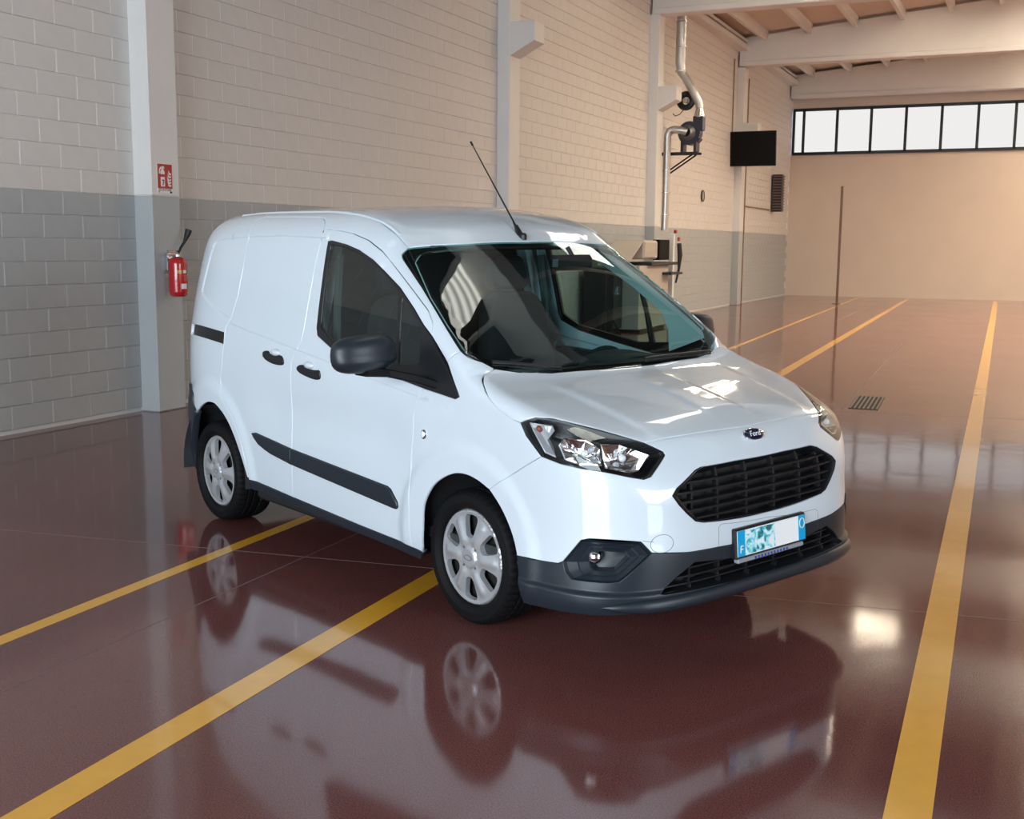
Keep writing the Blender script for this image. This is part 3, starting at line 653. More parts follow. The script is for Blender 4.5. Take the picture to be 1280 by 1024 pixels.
def crease_lines():
    L = []
    for x in np.arange(-2.66, 0, .02):
        zc_ = crease_z(x); zl = max(np.interp(x, [-2.70, -2.632, -2.417, -2.216, -2.0], [1.41, 1.362, 1.296, 1.246, -9.]), zc_)
        zs = [zl - .009, zl, zl + .009]
        if x < -1.25:
            zt = np.interp(x, [-2.70, -2.66, -2.62, -2.579, -2.484, -2.16, -1.77, -1.3], [1.55, 1.60, 1.65, 1.678, 1.697, 1.711, 1.717, 1.704]); zs += [zt - .009, zt, zt + .009]
        L += [(x, -.87 if z < 1.3 else -.75, z) for z in zs]
    for z in np.arange(1.39, 1.68, .02):
        xl = np.interp(z, [1.2, 1.39, 1.6, 1.72], [-2.68, -2.666, -2.622, -2.58]); L += [(xl + d, -.80, z) for d in (-.011, 0, .011)]
    return A_(L)
CL = crease_lines(); CL = onbody(SIDE, SIDE.to2(CL))
def both(name, raw, mt, label=None):
    a = put(name, raw, mt); b = put(name, raw, mt, mirror=True); return a, b
put('roof', panel_raw(full(P_ROOF), TOP, h=.05), M['paint'])
rail = both('roof_side_rail', panel_raw(P_RAIL, RAIL, h=.03), M['paint'])
quarter = both('rear_quarter_panel', panel_raw(P_QTR, QTR, holes=[SLOT], h=.03, lines=CL), M['paint'])
slide = both('sliding_door', panel_raw(P_SLIDE, SIDE, h=.03, lines=CL), M['paint'])
doors = both('front_door', panel_raw(P_DOOR, SIDE, h=.03, lines=CL), M['paint'])
fend = both('front_fender', panel_raw(P_FEND, SIDE, h=.025), M['paint'])
sills = both('sill_trim', panel_raw(S['sill_top'] + S['sill_bot'][::-1], SIDE, h=.05, gap=.001, off=.004, depth=.03), M['grey'])
put('bonnet', panel_raw(full(P_HOOD), HOOD, h=.022), M['paint'])
bump = put('front_bumper', panel_raw(full(P_BUMP), NOSE, holes=[full(GR)], h=.025), M['paint'])
ph_ = np.linspace(-1.35, 1.35, 130) * LIP.R
LL = onbody(LIP, np.concatenate([np.stack([ph_, np.full(130, z)], 1) for z in (.342, .335, .328, .320, .314)]))
low = put('lower_bumper', panel_raw(full(P_LOW), LIP, holes=[full(LG)], h=.022, gap=.001, depth=.03, lines=LL), M['grey'])
RUB = S['rub']
for i in (0, 1):
    put('rub_strip', panel_raw([(-1.480, -.877, .592), (-1.873, -.879, .628), (-1.905, -.879, .622), (-1.885, -.879, .597), (-1.832, -.878, .564), (-1.76, -.878, .544), (-1.698, -.877, .531), (-1.480, -.876, .506)], SIDE, h=.03, gap=.0005, bev=.006, off=.016, depth=.02), M['grey'], slide[i], bool(i))
    put('rub_strip', panel_raw([(-1.476, -.877, .592), (-.563, -.877, .542), (-.536, -.877, .532), (-.483, -.876, .478), (-.478, -.874, .455), (-.49, -.874, .443), (-.518, -.874, .443), (-1.476, -.876, .506)], SIDE, h=.03, gap=.0005, bev=.006, off=.016, depth=.02), M['grey'], doors[i], bool(i))
RB_SIDE = S['rearbump'][:4] + [(-2.665, -.875, .60), (-2.74, -.855, .48), (-2.80, -.83, .38), (-2.82, -.81, .27)] + snap([(-3.05, -.70, .27)], QTR) + [REDGE[-1]] + snap([(-2.95, -.78, .80)], QTR)
both('rear_bumper_corner', panel_raw(RB_SIDE, QTR, h=.04, gap=.001, off=.012, depth=.04), M['grey'])
put('rear_bumper', panel_raw(snap([(-3, -.70, .80), (-3, .70, .80), (-3, .70, .27), (-3, -.70, .27)], REAR), REAR, h=.06, off=.02, depth=.05), M['grey'])
both('rear_door', panel_raw(REDGE + snap([(-3, 0, .80)], REAR) + RTOP[::-1], REAR, h=.06), M['paint'])
for i in (0, 1):
    raw = panel_raw([(-2.9, -.79, 1.20), (-2.235, -.87, 1.175), (-2.235, -.88, 1.085), (-2.9, -.80, 1.09)], QTR, h=.05, gap=0, off=-.013, depth=.004)
    put('sliding_door_rail', raw, M['gloss'], parent=quarter[i], mirror=bool(i))
# doors: window frame, panes, handles
for i in (0, 1):
    mi_ = bool(i)
    put('window_frame', panel_raw(W_, SIDE, holes=[S['glass1'], S['glass2']], h=.03, gap=.001, off=.001, depth=.02), M['black'], doors[i], mi_)
    put('window_pane', panel_raw(S['glass1'], SIDE, h=.06, gap=0, bev=.001, off=-.004, depth=.006), M['sg'], doors[i], mi_)
    put('quarter_pane', panel_raw(S['glass2'], SIDE, h=.06, gap=0, bev=.001, off=-.004, depth=.006), M['sg'], doors[i], mi_)
    for nm, par in (('handle', slide[i]), ('handle2', doors[i])):
        put('door_handle', panel_raw(smooth_loop(A_(S[nm]), 1), SIDE, h=.02, gap=0, bev=.005, off=.010, depth=.015), M['black'], par, mi_)
    sh = A_(S['h2w']); c0 = sh.mean(0); mb = MB()
    for c in (c0 + (0.012, -.006, -.004), c0 + (.364, -.006, -.043)):
        mb.lathe([(.0, .016), (.022, .013), (.036, .006), (.044, -.006), (.046, -.02)], (0, 0, 0), 'z', 20)
        o_ = mesh('handle_shell', lean([(c[0] + p[0] * 1.15, (c[1] - p[2]) * (-1 if mi_ else 1), c[2] + p[1] * .48) for p in mb.v]), mb.f, M['paint'], slide[i] if c[0] < -1.5 else doors[i], smooth=True); mb = MB()
for s in (1, -1):
    P = onbody(TOP, densify(TOP.to2(A_(DITCH[1:-1] + DITCH[-2:0:-1])), .05)); k = len(P) // 2 + 1; P = P[:k]; N = grad(P); N[:, 1] *= 1
    mb = MB(); mb.tube([tuple(p) for p in lean((P + N * .001 + A_((0, .012, 0))) * (1, s, 1))], .0085, 8); build('roof_bead', mb, M['paint'], VAN, smooth=True)
# side repeater
for i in (0, 1):
    mb = MB(); mb.lathe([(.018, 0), (.017, .006), (.012, .009)], (0, 0, 0), 'z', 18, 0); mb.lathe([(.012, .009), (.006, .012), (.0, .0125)], (0, 0, 0), 'z', 18, 1)
    mesh('side_repeater', lean([(-.26 + p[0], (-.884 - p[2]) * (-1 if i else 1), .831 + p[1] * 1.25) for p in mb.v]), mb.f, [M['steel'], M['bulb']], fend[i], smooth=True, mi=mb.m)

# ------------------------------------------------------------------ recesses on the nose
def recess(name, outline, chart, levels, mt, parent=VAN, mirror=False, h=.03, ctr=None, sm=True, cap=True):
    uv = densify(chart.to2(A_(outline, float)), h)
    if area2(uv) < 0: uv = uv[::-1]
    c = uv.mean(0) if ctr is None else chart.to2(A_([ctr], float))[0]; V = []; n = len(uv)
    for sc_, dp in levels:
        q = c + (uv - c) * sc_; P = onbody(chart, q); V.append(P - grad(P) * dp)
    Fs = [(L * n + i, L * n + (i + 1) % n, (L + 1) * n + (i + 1) % n, (L + 1) * n + i) for L in range(len(levels) - 1) for i in range(n)]
    V = np.concatenate(V)
    if cap:
        P = onbody(chart, c[None]); V = np.concatenate([V, P - grad(P) * levels[-1][1]]); L = len(levels) - 1
        Fs += [(L * n + i, L * n + (i + 1) % n, len(V) - 1) for i in range(n)]
    if mirror: V = V * (1, -1, 1); Fs = [f[::-1] for f in Fs]
    return mesh(name, lean(V), Fs, mt, parent, smooth=sm, angle=28 if sm else None, fix=False)
def bars(zs, ys, poly, par, dep=(.014, .045), t=.007):
    uvp = LIP.to2(A_(poly, float))
    for z in zs:
        f = np.linspace(-.9, .9, 361); q = np.stack([f, np.full(361, z)], 1); k = f[inpoly(q, uvp)]
        if not len(k): continue
        f = np.linspace(k[0] - .004, k[-1] + .004, 41); P = onbody(LIP, np.stack([f, np.full(41, z)], 1)); N = grad(P); N[:, 2] = 0
        ez = A_((0, 0, 1.)); V = np.concatenate([P - N * dep[0] + ez * t * .6, P - N * dep[1] + ez * t, P - N * dep[1] - ez * t, P - N * dep[0] - ez * t * .6])
        Fs = [(a * 41 + i, a * 41 + i + 1, ((a + 1) % 4) * 41 + i + 1, ((a + 1) % 4) * 41 + i) for a in range(4) for i in range(40)]
        mesh('slat', lean(V), Fs, M['black'], par)
    for y in ys:
        f = math.atan2(y, 1.1) * LIP.R; zz = np.linspace(.2, .9, 281); k = zz[inpoly(np.stack([np.full(281, f), zz], 1), uvp)]
        if not len(k): continue
        zz = np.linspace(k[0], k[-1], 9); P = onbody(LIP, np.stack([np.full(9, f), zz], 1)); N = grad(P); N[:, 2] = 0; ey = A_((0, 1., 0)) * .006
        V = np.concatenate([P - N * .026 + ey, P - N * .05 + ey, P - N * .05 - ey, P - N * .026 - ey])
        Fs = [(a * 9 + i, a * 9 + i + 1, ((a + 1) % 4) * 9 + i + 1, ((a + 1) % 4) * 9 + i) for a in range(4) for i in range(8)]
        mesh('grille_bar', lean(V), Fs, M['black'], par)
grl = recess('grille', full(GR), LIP, [(1.0, .001), (.985, -.003), (.965, .004), (.955, .03), (.95, .075)], M['black'])
bars([.742, .705, .668, .632, .598], [-.43, -.28, -.10, .08, .26, .42], full(GR), grl)
lgr = recess('lower_grille', full(LG), LIP, [(1.0, .002), (.98, .02), (.96, .08)], M['black'])
bars([.400, .366, .336], [-.44, -.27, -.09, .09, .27, .44], full(LG), lgr, dep=(.022, .05), t=.005)
for i in (0, 1):
    m_ = bool(i)
    hl = recess('headlamp', LP, LAMP, [(1.0, .002), (.985, .004), (.955, .012), (.93, .055), (.80, .075)], M['black'], mirror=m_, h=.02)
    hl['label'] = 'clear headlamp in a black surround'
    recess('reflector', S['ref1'], LAMP, [(1.08, .020), (1.0, .020), (.8, .05), (.45, .07)], M['chrome'], hl, m_, h=.02, sm=False)
    recess('reflector', S['ref2'], LAMP, [(1.05, .018), (1.0, .018), (.78, .05), (.40, .07)], M['chrome'], hl, m_, h=.02, sm=False)
    recess('indicator_reflector', S['ind'], LAMP, [(1.05, .016), (.95, .018), (.6, .035)], M['silver'], hl, m_, h=.02, sm=False)
    for nm, ps, r_, mt_ in (('bulb', (.69, -.80, .885), .014, M['bulb']), ('bulb', (.80, -.675, .865), .015, M['bulb']), ('indicator_bulb', (.472, -.852, .958), .017, M['amber'])):
        P = onbody(LAMP, LAMP.to2(A_([ps]))); c = (P - grad(P) * .035)[0]; mb = MB()
        mb.lathe([(r_ * math.sin(t), -r_ * math.cos(t)) for t in np.linspace(.01, PI - .01, 9)], c, 'z', 14)
        mesh(nm, lean(A_(mb.v) * (1, -1 if m_ else 1, 1)), mb.f, mt_, hl, smooth=True)
    put('lens', panel_raw(LP, LAMP, h=.03, gap=.0, bev=.001, depth=.012), M['lens'], hl, m_)
    fb = recess('fog_lamp_bezel', FG, LIP, [(1.0, .0), (.95, .008), (.90, -.003), (.72, .016), (.68, .012), (.50, .030), (.46, .026), (.43, .075)], M['grey'], mirror=m_, h=.02, ctr=(.80, -.755, .455))
    P = onbody(LIP, LIP.to2(A_([(.745, -.80, .468)]))); c = (P - grad(P) * .045)[0]; mb = MB()
    mb.lathe([(.0, .030), (.014, .028), (.024, .020), (.030, .006), (.031, -.03)], (0, 0, 0), 'x', 20)
    a = -.75; V = [(c[0] + p[0] * math.cos(a) - p[1] * math.sin(a), (c[1] + p[0] * math.sin(a) + p[1] * math.cos(a)) * (-1 if m_ else 1), c[2] + p[2]) for p in mb.v]
    mesh('fog_lamp', lean(V), mb.f, M['chrome'], fb, smooth=True)
ph_ = np.linspace(-.70, .70, 41) * LIP.R; ff = np.clip((.70 - np.abs(ph_ / LIP.R)) / .14, 0, 1) ** .6
P = onbody(LIP, np.stack([ph_, np.full(41, .285)], 1)); N = grad(P); N[:, 2] = 0; V = []
for k in range(10):
    a = 2 * PI * k / 10; V.append(P + N * (.004 + .022 * math.cos(a) * ff[:, None]) + A_((0, 0, 1.)) * (.030 * math.sin(a) * ff[:, None] - .006))
V = np.concatenate(V); mesh('bumper_lip', lean(V), [(k * 41 + i, k * 41 + i + 1, ((k + 1) % 10) * 41 + i + 1, ((k + 1) % 10) * 41 + i) for k in range(10) for i in range(40)], M['grey'], low, smooth=True)
for nm in ('platerec', 'seamf'):
    P = onbody(NOSE, densify(NOSE.to2(A_(S[nm] + S[nm][-2::-1])), .02)[:max(3, 10 ** 6)]); mb = MB(); k = len(P) // 2 + 1
    mb.tube([tuple(p) for p in lean(P[:k] - grad(P[:k]) * .0002)], .0009, 5); build('seam_line', mb, M['trim'], bump)
# towing eye cover on the right of the bumper: a thin round seam
P = onbody(LIP, LIP.to2(A_([(.936, -.601 + .0, .522)]))); cu = LIP.to2(P)[0]
t = np.linspace(0, 2 * PI, 32, endpoint=False); P = onbody(LIP, np.stack([cu[0] + .036 * np.cos(t), cu[1] + .036 * np.sin(t)], 1))
mb = MB(); mb.tube([tuple(p) for p in lean(P - grad(P) * .0004)], .0012, 5, closed=True)
build('towing_eye_cover', mb, M['trim'], bump)
# number plate with its frame, leaning back with the bumper
tl = math.radians(5)
def onplate(y, z, d=0.0): return (.998 + d - z * .95 * math.tan(tl), y * .88, .466 + z * .95 + LEAN * (.86 + y))
def plate_box(y0, y1, z0, z1, d0, d1, bev=0):
    mb = MB(); V = []
    mb.box((d0, y0, z0), (d1, y1, z1), bev=bev); mb.v = [onplate(p[1], p[2], p[0]) for p in mb.v]; return mb
pl = build('number_plate', plate_box(-.268, .268, -.066, .066, -.06, .008, .006), M['black'], VAN)
pl['label'] = 'number plate in a black frame with a washed-out blue and white face'
build('plate_face', plate_box(-.258, .258, -.054, .057, .008, .0105), M['plate_white'], pl)
build('blue_band', plate_box(-.258, -.205, -.054, .057, .0105, .0115), M['plate_blue'], pl)
build('blue_band', plate_box(.205, .258, -.054, .057, .0105, .0115), M['plate_blue'], pl)
mb = MB(); mb.tube([onplate(.232 + .019 * math.cos(a), .022 + .022 * math.sin(a), .012) for a in np.linspace(0, 2 * PI, 24, endpoint=False)], .0022, 6, closed=True)
build('year_ring', mb, M['yellow_ring'], pl)
def smear_mat():
    m = mat('smeared_characters', (.86, .90, .92), .35); nt = m.node_tree; p = nt.nodes['Principled BSDF']; tc = nt.nodes.new('ShaderNodeTexCoord')
    nz = nt.nodes.new('ShaderNodeTexNoise'); nz.inputs['Scale'].default_value = 22; nz.inputs['Detail'].default_value = 3; nz.inputs['Distortion'].default_value = 1.2
    cr = nt.nodes.new('ShaderNodeValToRGB'); e = cr.color_ramp.elements
    e[0].position = .36; e[0].color = (.03, .14, .16, 1); e[1].position = .60; e[1].color = (.88, .95, .97, 1); k = e.new(.45); k.color = (.10, .62, .75, 1); k = e.new(.52); k.color = (.45, .85, .92, 1)
    nt.links.new(tc.outputs['Object'], nz.inputs['Vector']); nt.links.new(nz.outputs['Fac'], cr.inputs[0]); nt.links.new(cr.outputs[0], p.inputs['Base Color']); return m
build('smeared_lettering', plate_box(-.205, .02, -.050, .053, .0105, .0113), smear_mat(), pl)
build('dealer_strip', plate_box(-.25, .25, -.086, -.0665, -.02, .006, .004), M['alu'], pl)
for k in range(11):
    y = -.13 + k * .024
    build('small_letter', plate_box(y, y + .013, -.082, -.0705, .006, .0066), M['blue_ink'], pl)
def text(name, body, size, mt, M4, parent, shear=0.0, ext=.0005, ax='CENTER'):
    cu = bpy.data.curves.new(name, 'FONT'); cu.body = body; cu.size = size; cu.shear = shear; cu.extrude = ext; cu.align_x = ax; cu.align_y = 'CENTER'; cu.resolution_u = 3
    o = bpy.data.objects.new(name, cu); cu.materials.append(mt); COL.objects.link(o)
    dg = bpy.context.evaluated_depsgraph_get(); me = bpy.data.meshes.new_from_object(o.evaluated_get(dg)); bpy.data.objects.remove(o); bpy.data.curves.remove(cu)
    o = bpy.data.objects.new(name, me); COL.objects.link(o)
    if not me.materials: me.materials.append(mt)
    o.parent = parent; o.matrix_local = M4; return o
def frame(c, xdir, up):
    x = Vector(xdir).normalized(); y = Vector(up); y = (y - x * y.dot(x)).normalized(); z = x.cross(y)
    m = Matrix((x, y, z)).transposed().to_4x4(); m.translation = Vector(c); return m
text('letter', 'F', .05, M['plate_white'], frame(onplate(-.232, -.026, .0122), (0, 1, 0), (0, 0, 1)), pl)
# oval badge
P = onbody(NOSE, NOSE.to2(A_([(.893, 0, .882)]))); n_ = grad(P)[0]; n_[1] = 0; n_ /= np.linalg.norm(n_); c = lean(P)[0]
fr = frame(c + n_ * .002, (0, 1, 0), np.cross(n_, (0, 1, 0)))
mb = MB()
for rr, hh, m_i in (((.068, .028), (0, .006), 0), ((.062, .0235), (.006, .0075), 1)):
    mb2 = MB(); mb2.lathe([(1, hh[0] - .004), (1, hh[1] - .001), (.96, hh[1]), (.0, hh[1] + .001)], (0, 0, 0), 'z', 36)
    mb.add([(p[0] * rr[0], p[1] * rr[1], p[2]) for p in mb2.v], mb2.f, m_i)
bd = build('oval_badge', mb, [M['chrome'], M['navy']], VAN, smooth=True); bd.matrix_local = fr
bd['label'] = 'dark blue oval badge with silver script'
text('badge_script', 'Ford', .036, M['plate_white'], Matrix.Translation((0, .000, .0092)), bd, shear=.35, ext=.0004)

# ------------------------------------------------------------------ windscreen
WSO = [(-.592, 0, 1.684), S['ws_top'][1]] + WL + S['ws_bot'][1:5] + [(.181, 0, 1.107)]
FRIT = [(-.565, 0, 1.667)] + S['frit'][:13] + [(.139, 0, 1.131)]
FRIT = [p for i, p in enumerate(FRIT)]
put('windscreen', panel_raw(full(WSO), WSC, h=.05, gap=.003, bev=.001, depth=.008), M['ws'])
put('windscreen_border', panel_raw(full(WSO), WSC, holes=[full(FRIT)], h=.04, gap=.001, off=-.009, depth=.02), M['gloss'])
for (a, b, k) in (((.035, -.74, 1.158), (.135, -.42, 1.128), 0), ((.150, .10, 1.124), (.120, .62, 1.140), 1)):
    mb = MB(); L = A_([A_(a) + (A_(b) - A_(a)) * t for t in np.linspace(0, 1, 9)])
    P = onbody(WSC, WSC.to2(L)); N = grad(P); mb.tube([tuple(p) for p in lean(P + N * .016)], [.008, .008, .007, .007, .006, .006, .006, .006, .005], 8)
    P2 = P + N * .004 + A_((.012, 0, -.004)); mb.tube([tuple(p) for p in lean(P2)], .004, 6)
    build('wiper', mb, M['black'], VAN, smooth=True)
mb = MB(); mb.tube([(-.656, 0, 1.728 + LEAN * .86), (-.70, 0, 1.79 + LEAN * .86), (-1.052, 0, 2.205 + LEAN * .86)], [.011, .0048, .0030], 10)
mb.tube([(-1.040, 0, 2.191 + LEAN * .86), (-1.056, 0, 2.210 + LEAN * .86)], .006, 8)
ant = build('antenna', mb, M['black'], VAN, smooth=True)
mb = MB(); P = onbody(TOP, TOP.to2(A_([(-.64, 0, 1.7)])))[0]
prof = [(.055, -.025, .0), (.03, -.022, .012), (-.005, -.018, .032), (-.03, -.012, .045)]
mb.box((-.70, -.018, P[2] - .03), (-.60, .018, P[2] + .012), bev=.01); mb.tube([(-.645, 0, P[2]), (-.675, 0, P[2] + .05)], [.02, .010], 10)
mb.v = [tuple(p) for p in lean(mb.v)]
build('antenna_base', mb, M['black'], ant)

for s in (-1, 1):
    o_ = [(-.62, .64, 1.625), (-.585, .695, 1.588), (-.380, .757, 1.437), (-.200, .790, 1.314), (-.085, .800, 1.232), (-.035, .785, 1.190)]
    i_ = [(-.86, .690, 1.600), (-.745, .735, 1.530), (-.562, .757, 1.430), (-.375, .790, 1.300), (-.345, .815, 1.200), (-.345, .825, 1.085)]
    mb = MB(); mb.add([(x, s * y, z) for x, y, z in o_ + i_], [(k, k + 1, k + 7, k + 6) for k in range(5)]); mb.v = [tuple(p) for p in lean(mb.v)]
    build('pillar_trim', mb, M['pillar'], VAN, smooth=True)
# ------------------------------------------------------------------ mirrors
for i in (0, 1):
    s = -1 if i else 1; V = []; Fs = []; nu, nv = 28, 16
    sp = lambda c, e: math.copysign(abs(c) ** e, c)
    for a in range(nv + 1):
        th = -PI / 2 + PI * a / nv
        for b in range(nu):
            ph = 2 * PI * b / nu
            X = sp(math.cos(th), .62) * sp(math.cos(ph), .8); Y = sp(math.cos(th), .62) * sp(math.sin(ph), .62); Z = sp(math.sin(th), .75)
            top = .93 + .13 * (Y + .2) * (1 - abs(Y)) * 1.6
            z = Z * .088 * (top if Z > 0 else .95 - .10 * Y); z += -.010 * math.exp(-((Z + .05) / .10) ** 2) * (1 if False else 0)
            xx = X * (.095 if X > 0 else .045) * (1 - .25 * abs(Y)) + .012 * math.exp(-((Z + .35) / .22) ** 2) * (X > 0)
            V.append((-.43 + xx, s * (1.095 - Y * .165), 1.197 + z))
    Fs = [(a * nu + b, a * nu + (b + 1) % nu, (a + 1) * nu + (b + 1) % nu, (a + 1) * nu + b) for a in range(nv) for b in range(nu)]
    mr = mesh('side_mirror', lean(V), Fs, M['grey'], VAN, smooth=True)
    mb = MB(); P3 = [(-.425, s * 1.11, 1.123), (-.40, s * 1.00, 1.107), (-.31, s * .92, 1.085), (-.16, s * .85, 1.050)]
    for k in range(3):
        a, b = A_(P3[k]), A_(P3[k + 1]); ra = (.046, .034, .034, .034)[k]; rb = (.046, .034, .034, .034)[k + 1]
        V = [(p[0] + dx * 1.0 * r * 1.3, p[1], p[2] + dz * r * .55) for p, r in ((a, ra), (b, rb)) for dx, dz in ((1, .7), (.7, 1), (-.7, 1), (-1, .7), (-1, -.7), (-.7, -1), (.7, -1), (1, -.7))]
        mb.add(V, [(j, (j + 1) % 8, 8 + (j + 1) % 8, 8 + j) for j in range(8)] + ([tuple(range(8))[::-1]] if k == 0 else []) + ([tuple(range(8, 16))] if k == 2 else []))
    mb.v = [tuple(p) for p in lean(mb.v)]
    build('mirror_arm', mb, M['rubber'], mr)
    mb = MB(); mb.box((-.4765, .99 if s > 0 else -1.20, 1.14), (-.472, 1.20 if s > 0 else -.99, 1.25), bev=.003); mb.v = [tuple(p) for p in lean(mb.v)]
    build('mirror_glass', mb, M['chrome'], mr)

# ------------------------------------------------------------------ wheels
def hubcap():
    R = .218; t = np.linspace(0, 2 * PI, 160, endpoint=False); out = np.stack([R * np.cos(t), R * np.sin(t)], 1); holes = []
    for k in range(6):
        a0 = PI / 2 + k * PI / 3; pts = []
        for r, w in ((.090, .012), (.104, .026), (.140, .036), (.170, .044), (.187, .044), (.195, .028)): pts.append((r, w))
        q = [(r, w) for r, w in pts] + [(r, -w) for r, w in pts[::-1]]
        q = [(r * math.cos(w / r), r * math.sin(w / r)) for r, w in q]
        ca, sa = math.cos(a0), math.sin(a0); q = smooth_loop(A_([(x * ca - y * sa, x * sa + y * ca) for x, y in q]), 2)
        if area2(q) > 0: q = q[::-1]
        holes.append(q)
    V2, T, BL = cdt([out] + holes, .0075)
    r = np.hypot(V2[:, 0], V2[:, 1]); a = np.arctan2(V2[:, 1], V2[:, 0])
    spoke = np.abs(((a - PI / 2 + PI / 6) / (PI / 3) + .5) % 1 - .5) * (PI / 3) * r   # distance from a spoke's centre line
    z = np.interp(r, [0, .038, .045, .052, .10, .17, .195, .206, .214, .218], [.030, .031, .028, .020, .020, .012, .010, .014, .008, -.006])
    z = z + .010 * np.exp(-(spoke / .022) ** 2) * np.clip((r - .05) / .03, 0, 1) * np.clip((.195 - r) / .03, 0, 1)
    P = np.stack([V2[:, 0], V2[:, 1], z], 1); allV = [P]; Fs = [T]; nv = len(P)
    for lp in BL:
        lp = A_(lp); k = len(lp); c = P[lp].mean(0)
        ins = P[lp] + np.where(lp[0] == BL[0][0], 0, 1) * (c - P[lp]) * .10 - (0, 0, .022)
        ii = nv + np.arange(k); nv += k; allV.append(ins); j = np.arange(k); jn = (j + 1) % k
        Fs.append(np.stack([lp[jn], lp[j], ii[j]], 1)); Fs.append(np.stack([lp[jn], ii[j], ii[jn]], 1))
    return np.concatenate(allV), np.concatenate(Fs)
HCV, HCF = hubcap()
me_h = None
def wheel(x, y, s, toe=0.0):
    """s=-1: outer face towards -y"""
    global me_h
    prof = []                                     # (radius, across): tyre section, outer face at +w
    pr = [(.205, -.07), (.222, -.088), (.250, -.099), (.278, -.098), (.294, -.088), (.303, -.070), (.305, -.040), (.299, -.037), (.299, -.031), (.3055, -.028), (.3055, -.006), (.299, -.004), (.299, .004), (.3055, .006),
          (.3055, .028), (.299, .031), (.299, .037), (.305, .040), (.303, .070), (.294, .088), (.284, .094), (.280, .0975), (.262, .099), (.258, .1005), (.246, .1005), (.242, .098), (.226, .090), (.219, .082), (.214, .06), (.200, .03)]
    pr = [(r, w * 1.55 if w < 0 else w) for r, w in pr]
    mb = MB(); n = 150; V = []; N = len(pr)
    for k in range(n):
        t = 2 * PI * k / n
        for r, w in pr:
            if r > .290 and abs(w) > .039 and k % 3 == 0: r = r - .007
            V.append((r * math.cos(t), r * math.sin(t), w))
    Fs = [(k * N + i, ((k + 1) % n) * N + i, ((k + 1) % n) * N + i + 1, k * N + i + 1) for k in range(n) for i in range(N - 1)]
    mb.add(V, Fs, 0)
    mb.lathe([(.216, .03), (.10, .034), (.0, .034)], (0, 0, 0), 'z', 40, 1)
    mb.lathe([(.214, -.06), (.10, -.02), (.0, -.02)], (0, 0, 0), 'z', 40, 1)
    w = build('wheel', mb, [M['rubber'], M['under']], VAN, smooth=True, angle=30)
    w.location = (x, y, .3055)
    w.rotation_euler = (PI / 2 if s < 0 else -PI / 2, 0, toe)
    if me_h is None:
        h = mesh('hub_cap', HCV + (0, 0, .068), HCF, M['silver'], w, smooth=True, angle=32); me_h = h.data
    else:
        h = bpy.data.objects.new('hub_cap', me_h); COL.objects.link(h); h.parent = w
    h['label'] = 'six-spoke silver plastic hub cap'
    mb = MB(); mb.tube([(.026 * math.cos(a), .011 * math.sin(a), .1000) for a in np.linspace(0, 2 * PI, 24, endpoint=False)], .0012, 5, closed=True)
    build('centre_ring', mb, M['trim'], w)
    for k in range(4):
        a = PI / 4 + k * PI / 2; mb = MB(); mb.lathe([(.006, .086), (.006, .092), (.0, .094)], (.058 * math.cos(a), .058 * math.sin(a), 0), 'z', 8)
        build('bolt', mb, M['trim'], w)
    return w
WY = .735
wheel(0, -WY, -1); wheel(-2.489, -WY, -1); wheel(0, WY, 1); wheel(-2.489, WY, 1)
# arch liners
for xa, r_ in ((.03, .395), (-2.455, .415)):
    for s in (-1, 1):
        mb = MB(); a = np.linspace(math.radians(-4), math.radians(184), 25)
        ring = [(xa + r_ * math.cos(t), .30 + r_ * math.sin(t) * (1.0)) for t in a]
        V = [(x, s * .868, z) for x, z in ring] + [(x, s * .50, z) for x, z in ring]; n = len(ring)
        mb.add(V, [(i, i + 1, n + i + 1, n + i) for i in range(n - 1)]); mb.add([(x, s * .50, z) for x, z in ring], [tuple(range(n))])
        build('wheel_arch_liner', mb, M['liner'], VAN, smooth=True)
mb = MB(); mb.box((-2.0, -.82, .22), (-.40, .82, .30), bev=.02); mb.box((-2.95, -.46, .25), (.75, .46, .32), bev=.02); mb.box((-2.95, -.74, .28), (-2.87, .74, .34)); mb.box((.45, -.70, .25), (.90, .70, .28), bev=.01)
build('underbody', mb, M['under'], VAN)

# ------------------------------------------------------------------ cabin seen through the glass
mb = MB()
sec = [(-.40, .80), (-.38, 1.02), (-.31, 1.075), (-.12, 1.09), (.06, 1.085), (.06, .80)]
V = [(x, y, z + (.035 if (y > .12 and y < .62 and x < -.1 and z > .9) else 0)) for y in np.linspace(-.76, .76, 20) for x, z in sec]
n = len(sec); mb.add(V, [(i * n + j, i * n + (j + 1) % n, (i + 1) * n + (j + 1) % n, (i + 1) * n + j) for i in range(19) for j in range(n)] + [tuple(range(n)), tuple(19 * n + j for j in range(n))])
dash = build('dashboard', mb, M['dash'], VAN, smooth=True, angle=50)
mb = MB(); V = []
for k in range(13):
    y = .37 + .24 * math.cos(PI * k / 12); h = .075 * math.sin(PI * k / 12) ** .7
    V += [(-.33, y, 1.07 + h), (-.10, y, 1.085 + h * .55)]
mb.add(V, [(2 * k, 2 * k + 1, 2 * k + 3, 2 * k + 2) for k in range(12)] + [tuple(2 * k for k in range(13))])
build('instrument_hood', mb, M['dash'], dash)
cw = Vector((-.46, .37, .985)); ax_ = Vector((-.88, 0, .48)).normalized(); u_ = Vector((0, 1, 0)); v_ = ax_.cross(u_)
mb = MB(); mb.tube([cw + (u_ * math.cos(a) + v_ * math.sin(a)) * .185 for a in np.linspace(0, 2 * PI, 40, endpoint=False)], .015, 8, closed=True)
sw = build('steering_wheel', mb, M['fabric'], VAN, smooth=True)
mb = MB()
